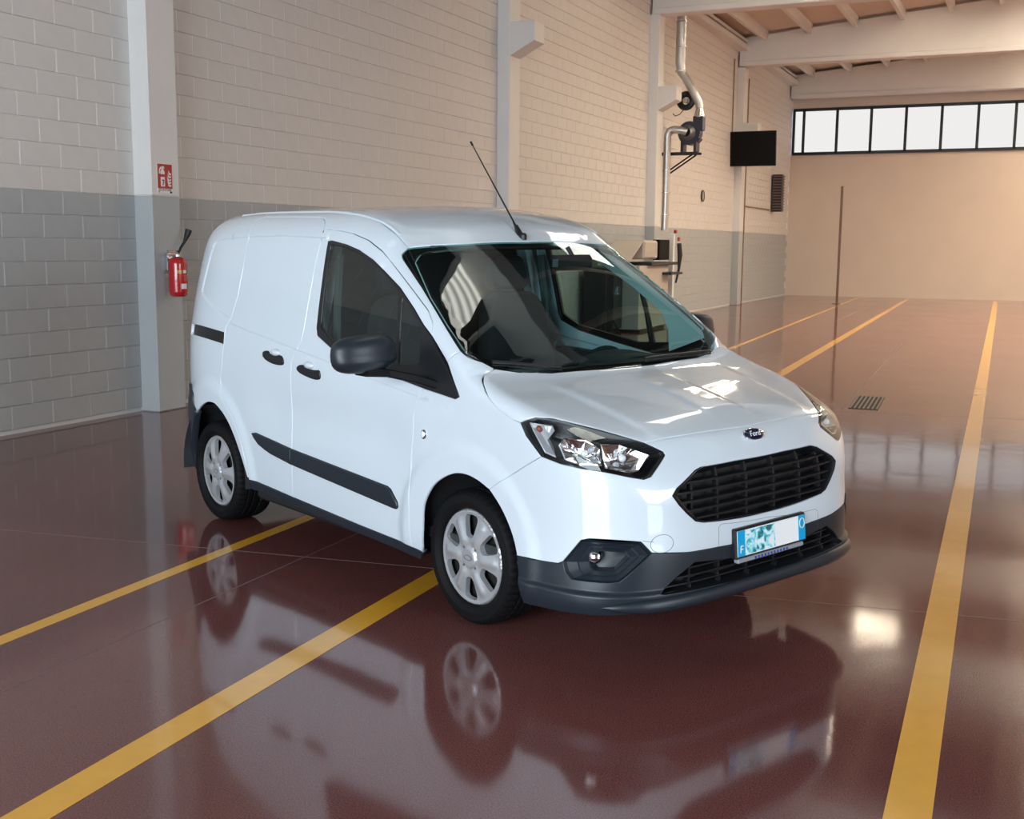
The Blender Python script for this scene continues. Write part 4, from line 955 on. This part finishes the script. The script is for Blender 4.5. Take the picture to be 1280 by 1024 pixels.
for a in (-.15, PI + .15, -PI / 2 if v_.z > 0 else PI / 2): mb.tube([cw, cw + (u_ * math.cos(a) + v_ * math.sin(a)) * .18], .014, 6)
mb.lathe([(.0, .02), (.05, .018), (.062, -.02)], tuple(cw), 'x', 16); build('spoke', mb, M['fabric'], sw)
for y in (-.37, .37):
    st = empty('seat', (0, 0, 0), 0, VAN)
    def cushion(name, c, sz, tilt, ex=.45):
        V = []; nu, nv = 24, 14
        for a in range(nv + 1):
            th = -PI / 2 + PI * a / nv
            for b in range(nu):
                ph = 2 * PI * b / nu; sp = lambda q, e: math.copysign(abs(q) ** e, q)
                X = sp(math.cos(th), ex) * sp(math.cos(ph), ex) * sz[0]; Y = sp(math.cos(th), ex) * sp(math.sin(ph), ex) * sz[1]; Z = sp(math.sin(th), ex) * sz[2]
                Y *= 1 - .18 * max(0, Z / sz[2]); V.append((c[0] + X * math.cos(tilt) - Z * math.sin(tilt), c[1] + Y, c[2] + X * math.sin(tilt) + Z * math.cos(tilt)))
        return mesh(name, V, [(a * nu + b, a * nu + (b + 1) % nu, (a + 1) * nu + (b + 1) % nu, (a + 1) * nu + b) for a in range(nv) for b in range(nu)], M['fabric'], st, smooth=True)
    cushion('seat_cushion', (-.78, y, .70), (.27, .25, .09), 0.08); cushion('backrest', (-1.10, y, 1.06), (.08, .25, .36), .16); cushion('headrest', (-1.20, y, 1.52), (.055, .135, .10), .12)
mb = MB(); mb.box((-1.47, -.80, .30), (-1.43, .80, 1.15)); mb.box((-1.47, -.73, 1.15), (-1.43, .73, 1.50)); mb.box((-1.47, -.64, 1.50), (-1.43, .64, 1.77)); build('bulkhead', mb, M['fabric'], VAN)
mb = MB(); mb.box((-1.45, -.80, .33), (.30, .80, .38)); build('cabin_floor', mb, M['dash'], VAN)
rl = panel_raw(full([(-.66, 0, 1.7), (-.70, -.60, 1.68), (-1.40, -.60, 1.84), (-1.40, 0, 1.86)]), TOP, h=.1, off=-.035, depth=.01); put('headliner', rl, M['dash'])
for s in (-1, 1):
    mb = MB(); y0, y1 = sorted((s * .10, s * .56)); mb.box((-.80, y0, 1.655), (-.64, y1, 1.672), bev=.006); build('sun_visor', mb, M['trim'], VAN)
mb = MB(); mb.box((-.52, .08, 1.535), (-.46, .36, 1.615), bev=.02); mb.tube([(-.485, .23, 1.60), (-.50, .20, 1.655)], .012, 8); mb.v = [tuple(p) for p in lean(mb.v)]; build('rear_view_mirror', mb, M['black'], VAN)
for s in (-1, 1):
    mb = MB(); mb.prism([(-1.22, s * .785, .40), (-.52, s * .785, .40), (-.44, s * .785, .74), (-.14, s * .785, .80), (-.14, s * .785, 1.04), (-1.22, s * .785, 1.08)], (0, s * .06, 0)); build('door_trim', mb, M['dash'], doors[0 if s < 0 else 1])
    mb = MB(); mb.tube([(-1.27, s * .69, 1.62), (-1.255, s * .72, 1.35), (-1.25, s * .73, 1.05)], .022, 6); build('seat_belt', mb, M['trim'], VAN)
    mb = MB(); mb.prism([(-1.42, s * .80, .45), (-1.33, s * .80, .45), (-1.33, s * .805, 1.15), (-1.33, s * .73, 1.50), (-1.34, s * .67, 1.70), (-1.42, s * .67, 1.70), (-1.42, s * .73, 1.50), (-1.42, s * .805, 1.15)], (0, -s * .05, 0)); build('door_pillar', mb, M['paint'], VAN)
# ------------------------------------------------------------------ things along the wall
XC = -7.84
ex = empty('fire_extinguisher', (XC, 8.985, 1.0)); tag(ex, 'red fire extinguisher hanging on the grey part of the column', 'fire extinguisher')
def eb(name, mb, mt, par=None, smooth=True): return build(name, mb, mt, ex if par is None else par, smooth=smooth, angle=40)
cx = .135
mb = MB(); mb.lathe([(.0, .145), (.066, .148), (.085, .165), (.091, .20), (.091, .47), (.086, .50), (.062, .525), (.03, .54), (.0, .542)], (cx, .04, 0), 'z', 28); cyl = eb('cylinder', mb, M['red'])
mb = MB(); mb.lathe([(.030, .530), (.032, .55), (.026, .575), (.0, .578)], (cx, .04, 0), 'z', 14); eb('valve', mb, M['steel'])
mb = MB(); mb.box((cx - .02, -.13, .555), (cx + .02, .05, .575), bev=.006); mb.box((cx - .018, -.10, .585), (cx + .018, .06, .60), bev=.006); eb('squeeze_handle', mb, M['steel'], smooth=False)
mb = MB(); mb.tube([(cx + .02, .035, .575), (cx + .03, .06, .63), (cx + .04, .10, .68), (cx + .05, .14, .76), (cx + .055, .155, .80)], [.011, .013, .014, .030, .034], 10); eb('discharge_horn', mb, M['black'])
mb = MB(); mb.tube([(cx + .02, .133, .41), (cx, .150, .39), (cx + .02, .158, .36)], .008, 6); eb('safety_tag', mb, M['white'])
def wrap(name, a0, a1, z0, z1, mt):
    mb = MB(); t = np.linspace(a0, a1, 8); V = [(cx + .0922 * math.cos(a), .04 + .0922 * math.sin(a), z) for a in t for z in (z0, z1)]
    mb.add(V, [(2 * i, 2 * i + 2, 2 * i + 3, 2 * i + 1) for i in range(7)]); return eb(name, mb, mt)
wrap('brass_label', -.95, -.35, .375, .408, M['brass']); wrap('paper_label', -.55, .15, .225, .275, M['white']); wrap('print_panel', -.25, .5, .30, .365, mat('faded_red_print', (.42, .09, .10), .5)); wrap('white_patch', -.28, .15, .378, .408, M['white'])
mb = MB(); mb.box((0.0, .0, .40), (.04, .08, .56), bev=.004); mb.box((.0, .02, .54), (.12, .06, .555)); eb('wall_bracket', mb, M['steel'], smooth=False)

sg = empty('safety_sign', (XC, 9.035, 2.30)); tag(sg, 'red and white fire extinguisher sign on the column', 'sign')
def flat(name, polys, d0, d1, mt):
    mb = MB()
    for p in polys: mb.prism([(d0, y, z) for y, z in p], (d1 - d0, 0, 0))
    return build(name, mb, mt, sg)
flat('sign_board', [[(-.108, -.145), (.108, -.145), (.108, .14), (-.108, .14)]], 0, .003, M['white'])
flat('red_field', [[(-.104, -.098), (.104, -.098), (.104, .136), (-.104, .136)]], .003, .0042, M['signred'])
pic = [[(-.062, -.080), (-.004, -.080), (-.004, .012), (-.062, .012)], [(-.064, .038), (-.004, .038), (-.004, .062), (-.018, .082), (-.048, .082), (-.064, .062)],
       [(-.050, .082), (-.016, .082), (-.022, .098), (-.044, .098)], [(-.085, .040), (-.074, .040), (-.066, .078), (-.044, .098), (-.040, .112), (-.068, .104), (-.084, .074)], [(-.040, .098), (-.005, .094), (-.012, .112), (-.036, .116)]]
flat('extinguisher_symbol', pic, .0042, .005, M['white'])
flat('flame_symbol', [[(.038 + dx, z), (.066 + dx, z - .010), (.090, z + .004), (.088, z + .016), (.066 + dx, z + .006), (.046 + dx, z + .022), (.034 + dx, z + .040)] for dx, z in ((.006, -.072), (.0, -.045), (-.004, -.018), (.006, .012), (.016, .040))], .0042, .005, M['white'])
flat('mark', [[(-.040, -.070), (-.028, -.072), (-.014, -.030), (-.014, -.014), (-.044, -.014), (-.044, -.024), (-.026, -.026)]], .005, .0055, M['black'])
text('lettering', 'ESTINTORE', .036, M['black'], frame((.0035, 0, -.113), (0, 1, 0), (0, 0, 1)), sg)
text('lettering', 'N°', .026, M['black'], frame((.0035, -.088, -.134), (0, 1, 0), (0, 0, 1)), sg)
flat('mark', [[(.066, -.142), (.100, -.142), (.100, -.128), (.084, -.124), (.066, -.130)]], .003, .0036, M['black'])

# television on its arm
tv = empty('wall_television', (-7.54, 32.75, 4.42), .02); tag(tv, 'black flat television tilted out from the far column', 'television')
mb = MB(); mb.box((-.775, -.03, -.48), (.775, .03, .48), bev=.012); mb.v = [(p[0], p[1] - p[2] * .10, p[2]) for p in mb.v]; bz = build('housing', mb, M['black'], tv)
mb = MB(); mb.box((-.755, -.034, -.455), (.755, -.029, .46)); mb.v = [(p[0], p[1] - p[2] * .10, p[2]) for p in mb.v]; build('screen', mb, M['tv'], tv)
mb = MB(); mb.box((-.30, .02, -.12), (-.22, .60, -.04)); mb.box((-.38, .40, -.30), (-.16, .58, .14)); build('wall_arm', mb, M['black'], tv)
# clock
ck = empty('wall_clock', (XW + .01, 29.85, 3.0)); tag(ck, 'small round dark-rimmed clock on the block wall', 'clock')
mb = MB(); mb.lathe([(.15, 0), (.155, .03), (.135, .035), (.13, .02)], (0, 0, 0), 'x', 28); build('rim', mb, M['black'], ck, smooth=True)
mb = MB(); mb.lathe([(.132, .02), (.0, .02)], (0, 0, 0), 'x', 28); dl = build('dial', mb, mat('clock_dial', (.35, .32, .28), .6), ck)
mb = MB(); mb.box((.021, -.006, 0), (.024, .006, .09)); mb.box((.021, -.07, -.006), (.024, 0, .006)); build('hands', mb, M['black'], ck)

# extraction fan, its bracket and ducts
fx, fy, fz = -7.32, 26.0, 4.24
fan = empty('extraction_fan', (0, 0, 0)); tag(fan, 'dark blue extraction fan on a black wall bracket with silver ducts', 'fan')
mb = MB(); pr = [(fx + .24 * (1 + .18 * t / (2 * PI)) * math.cos(t - .5), fz + .24 * (1 + .18 * t / (2 * PI)) * math.sin(t - .5)) for t in np.linspace(0, 2 * PI, 30)]
V = [(x, fy - .13, z) for x, z in pr] + [(x, fy + .13, z) for x, z in pr]; n = 30
mb.add(V, [(i, (i + 1) % n, n + (i + 1) % n, n + i) for i in range(n)] + [tuple(range(n)), tuple(range(n, 2 * n))[::-1]])
mb.box((fx + .07, fy - .12, fz + .05), (fx + .30, fy + .12, fz + .36), bev=.01); build('scroll_housing', mb, M['blue'], fan, smooth=True)
mb = MB(); mb.lathe([(.17, -.13), (.17, -.15), (.11, -.24), (.10, -.30)], (fx - .03, fy, fz), 'y', 24); build('inlet_cone', mb, M['galv'], fan, smooth=True)
mb = MB(); ang = np.linspace(0, PI / 2, 8)
mb.tube([(fx - .03, fy - .26, fz + .0), (fx - .12, fy - .30, fz + .04)] + [(fx - .30 - .16 * math.sin(a) * 1.0, fy - .30, fz + .06 - .16 * (1 - math.cos(a))) for a in ang] + [(fx - .46, fy - .30, 3.0), (fx - .47, fy - .30, 2.05)], .085, 14); build('inlet_duct', mb, M['galv'], fan, smooth=True)
mb = MB(); mb.lathe([(.13, fz + .34), (.125, fz + .40), (.085, fz + .52), (.085, fz + .56)], (fx + .19, fy, 0), 'z', 18); build('outlet_cone', mb, M['steel'], fan, smooth=True)
mb = MB(); mb.tube([(fx + .19, fy, fz + .54), (fx + .17, fy, fz + .66), (fx + .03, fy, fz + .92), (fx - .16, fy, fz + 1.22), (fx - .26, fy, fz + 1.36), (fx - .29, fy, fz + 1.55), (fx - .27, fy, 7.6)], [.092, .092, .095, .095, .10, .12, .12], 14); build('outlet_duct', mb, M['galv'], fan, smooth=True)
for z in (5.62, 6.15, 6.7, 7.1):
    mb = MB(); mb.lathe([(.118, -.02), (.132, -.015), (.132, .015), (.118, .02)], (fx - .28, fy, z), 'z', 18); build('duct_clamp', mb, M['steel'], fan, smooth=True)
for z in (2.4, 2.9, 3.4):
    mb = MB(); mb.lathe([(.086, -.015), (.093, -.012), (.093, .012), (.086, .015)], (fx - .465, fy - .30, z), 'z', 18); build('duct_clamp', mb, M['steel'], fan, smooth=True)
mb = MB(); zb = fz - .48
for y in (fy - .15, fy + .15):
    mb.box((XC - .20, y - .02, zb), (fx + .22, y + .02, zb + .05)); mb.tube([(-7.86, y, zb - .42), (fx + .1, y, zb)], .02, 6); mb.box((-7.90, y - .02, zb - .45), (-7.84, y + .02, zb + .05))
for x in (fx - .16, fx + .14): mb.box((x - .03, fy - .15, zb + .05), (x + .03, fy + .15, fz - .16))
build('bracket', mb, M['black'], fan)
hr = empty('hose_reel', (-7.50, 26.2, 4.98)); tag(hr, 'black hose reel on the wall above the blue fan', 'hose reel')
mb = MB(); mb.tube([(.15 * math.cos(a), -.05, .15 * math.sin(a)) for a in np.linspace(0, 2 * PI, 28, endpoint=False)], .07, 10, closed=True); build('coil', mb, M['black'], hr, smooth=True)
mb = MB(); mb.lathe([(.0, -.12), (.06, -.12), (.07, .05), (.0, .05)], (0, 0, 0), 'y', 16); mb.box((-.36, .0, -.03), (0, .05, .03)); build('hub', mb, M['steel'], hr)
mb = MB(); mb.tube([(-.05, -.05, -.2), (-.14, -.05, -.30), (-.24, -.05, -.33), (-.30, -.05, -.28)], .012, 6); build('hose_end', mb, M['brown'], hr)
vt = empty('wall_louvre', (XC + .03, 38.6, 3.45)); tag(vt, 'tall narrow black louvre beside the far wall', 'vent')
mb = MB(); mb.box((-.2, -.18, -.60), (.10, .18, .60)); build('louvre_case', mb, M['black'], vt)
for k in range(13):
    mb = MB(); z = -.55 + k * .09; mb.box((-.19, -.20, z), (.13, .20, z + .03)); build('louvre_slat', mb, M['brown'], vt)
mb = MB()
# conduit runs on the far bays
for y, z0, z1, lb in ((32.75, 4.6, 6.9, 'short tan conduit on the wall above the television'), (34.6, 0, 6.6, 'thin grey conduit running down the wall behind the television'),):
    mb = MB(); mb.tube([(XW + .04, y, z0), (XW + .04, y, z1)], .02, 8)
    if y > 34: mb.tube([(XW + .05, y, 2.9), (XW + .05, 38.2, 2.9)], .02, 6)
    tag(build('conduit', mb, M['conduit'], smooth=True), lb, 'pipe')
po = empty('steel_post', (-5.41, 36.0, 0)); tag(po, 'slim brown steel post standing before the far wall', 'post')
mb = MB(); mb.box((-.035, -.035, .01), (.035, .035, 3.52), bev=.006); build('shaft', mb, M['brown'], po)
mb = MB(); mb.box((-.12, -.12, 0), (.12, .12, .012)); build('base_plate', mb, M['brown'], po)

# test bench by the wall, seen over the windscreen pillar
tb = empty('test_bench', (-7.25, 22.9, 0), .0); tag(tb, 'beige workshop test bench with a dark monitor against the block wall', 'workshop machine')
def part(name, lo, hi, mt, bev=.01): mb = MB(); mb.box(lo, hi, bev=bev); return build(name, mb, mt, tb)
part('cabinet_body', (-.45, -1.4, .05), (.25, .55, 1.30), M['cabinet']); part('top_hood', (-.45, -.9, 1.42), (.18, .0, 1.80), M['cabinet'], .04)
mb = MB(); mb.prism([(-.45, -1.9, 1.30), (.15, -1.9, 1.30), (.15, -.9, 1.78), (-.45, -.9, 1.78)], (0, .04, 0)); build('sloping_cover', mb, M['cabinet'], tb)
part('monitor', (.05, .05, 1.40), (.20, .75, 1.82), M['tv']); part('shelf', (-.45, -.9, 1.30), (.34, .95, 1.36), M['black']); part('keyboard_tray', (-.1, .1, 1.10), (.45, .95, 1.15), M['black'])
part('side_post', (.1, 1.05, .05), (.2, 1.15, 1.95), M['white']); part('plinth', (-.42, -1.15, 0), (.2, .5, .06), M['black'], 0)
mb = MB(); mb.tube([(.25, 1.3, 1.75), (.27, 1.32, 1.5), (.25, 1.33, 1.2), (.2, 1.3, .9)], [.05, .055, .03, .02], 8); build('hand_control', mb, M['black'], tb, smooth=True)
part('red_button', (.22, 1.24, 1.80), (.27, 1.32, 1.88), M['red']); part('red_button', (.18, 1.10, 1.96), (.24, 1.18, 2.03), M['red'])
# tripod with a black panel
tp = empty('lamp_tripod', (-5.72, 16.0, 0)); tag(tp, 'black tripod stand with a flat panel seen through the windscreen', 'tripod')
mb = MB(); mb.tube([(0, 0, .35), (0, 0, 1.55)], .016, 8); build('pole', mb, M['black'], tp)
for k in range(3):
    a = .5 + k * 2 * PI / 3; mb = MB(); mb.tube([(0, 0, .82), (.42 * math.cos(a), .42 * math.sin(a), .012)], .012, 6); mb.tube([(0, 0, .38), (.21 * math.cos(a), .21 * math.sin(a), .42)], .008, 6); build('leg', mb, M['black'], tp)
mb = MB(); mb.box((-.14, -.03, 1.50), (.14, .03, 1.62), bev=.008, rz=.4, ctr=(0, 0)); build('lamp_panel', mb, M['black'], tp)
dc = empty('dark_cupboard', (-7.6, 21.2, 0)); tag(dc, 'dark cupboard beside the test bench, seen through the windscreen', 'cupboard')
mb = MB(); mb.box((-.35, -.27, .08), (.25, .27, 1.26), bev=.01); build('carcass', mb, M['black'], dc)
for s in (-1, 1):
    mb = MB(); y0, y1 = sorted((s * .006, s * .255)); mb.box((.25, y0, .10), (.27, y1, 1.24), bev=.004); d_ = build('door', mb, M['grey'], dc)
    mb = MB(); mb.box((.27, s * .05 - .01, .75), (.29, s * .05 + .01, .90)); build('handle', mb, M['steel'], d_)
mb = MB(); mb.box((-.33, -.25, 0), (.22, .25, .08)); build('plinth', mb, M['under'], dc)
# frame added around the side light and the frame of the rolling door behind the photographer
mb = MB(); mb.box((XE - .12, -1.7, 0), (XE, -1.6, 4.7)); mb.box((XE - .12, 4.6, 0), (XE, 4.7, 4.7)); mb.box((XE - .12, -1.7, 4.6), (XE, 4.7, 4.7)); tag(build('added_side_light_frame', mb, M['black']), 'frame added around the side light on the right wall', kind='structure')
for nme, x0, x1, y, z1 in (('door_1', -7.0, .6, YN + .02, 4.9),):
    dr = empty(nme); tag(dr, 'rolling entrance door opening', kind='structure'); mb = MB()
    mb.box((x0 - .1, y, 0), (x0, y + .35, z1 + .1)); mb.box((x1, y, 0), (x1 + .1, y + .35, z1 + .1)); mb.box((x0, y, z1), (x1, y + .35, z1 + .1)); build('door_frame', mb, M['black'], dr)
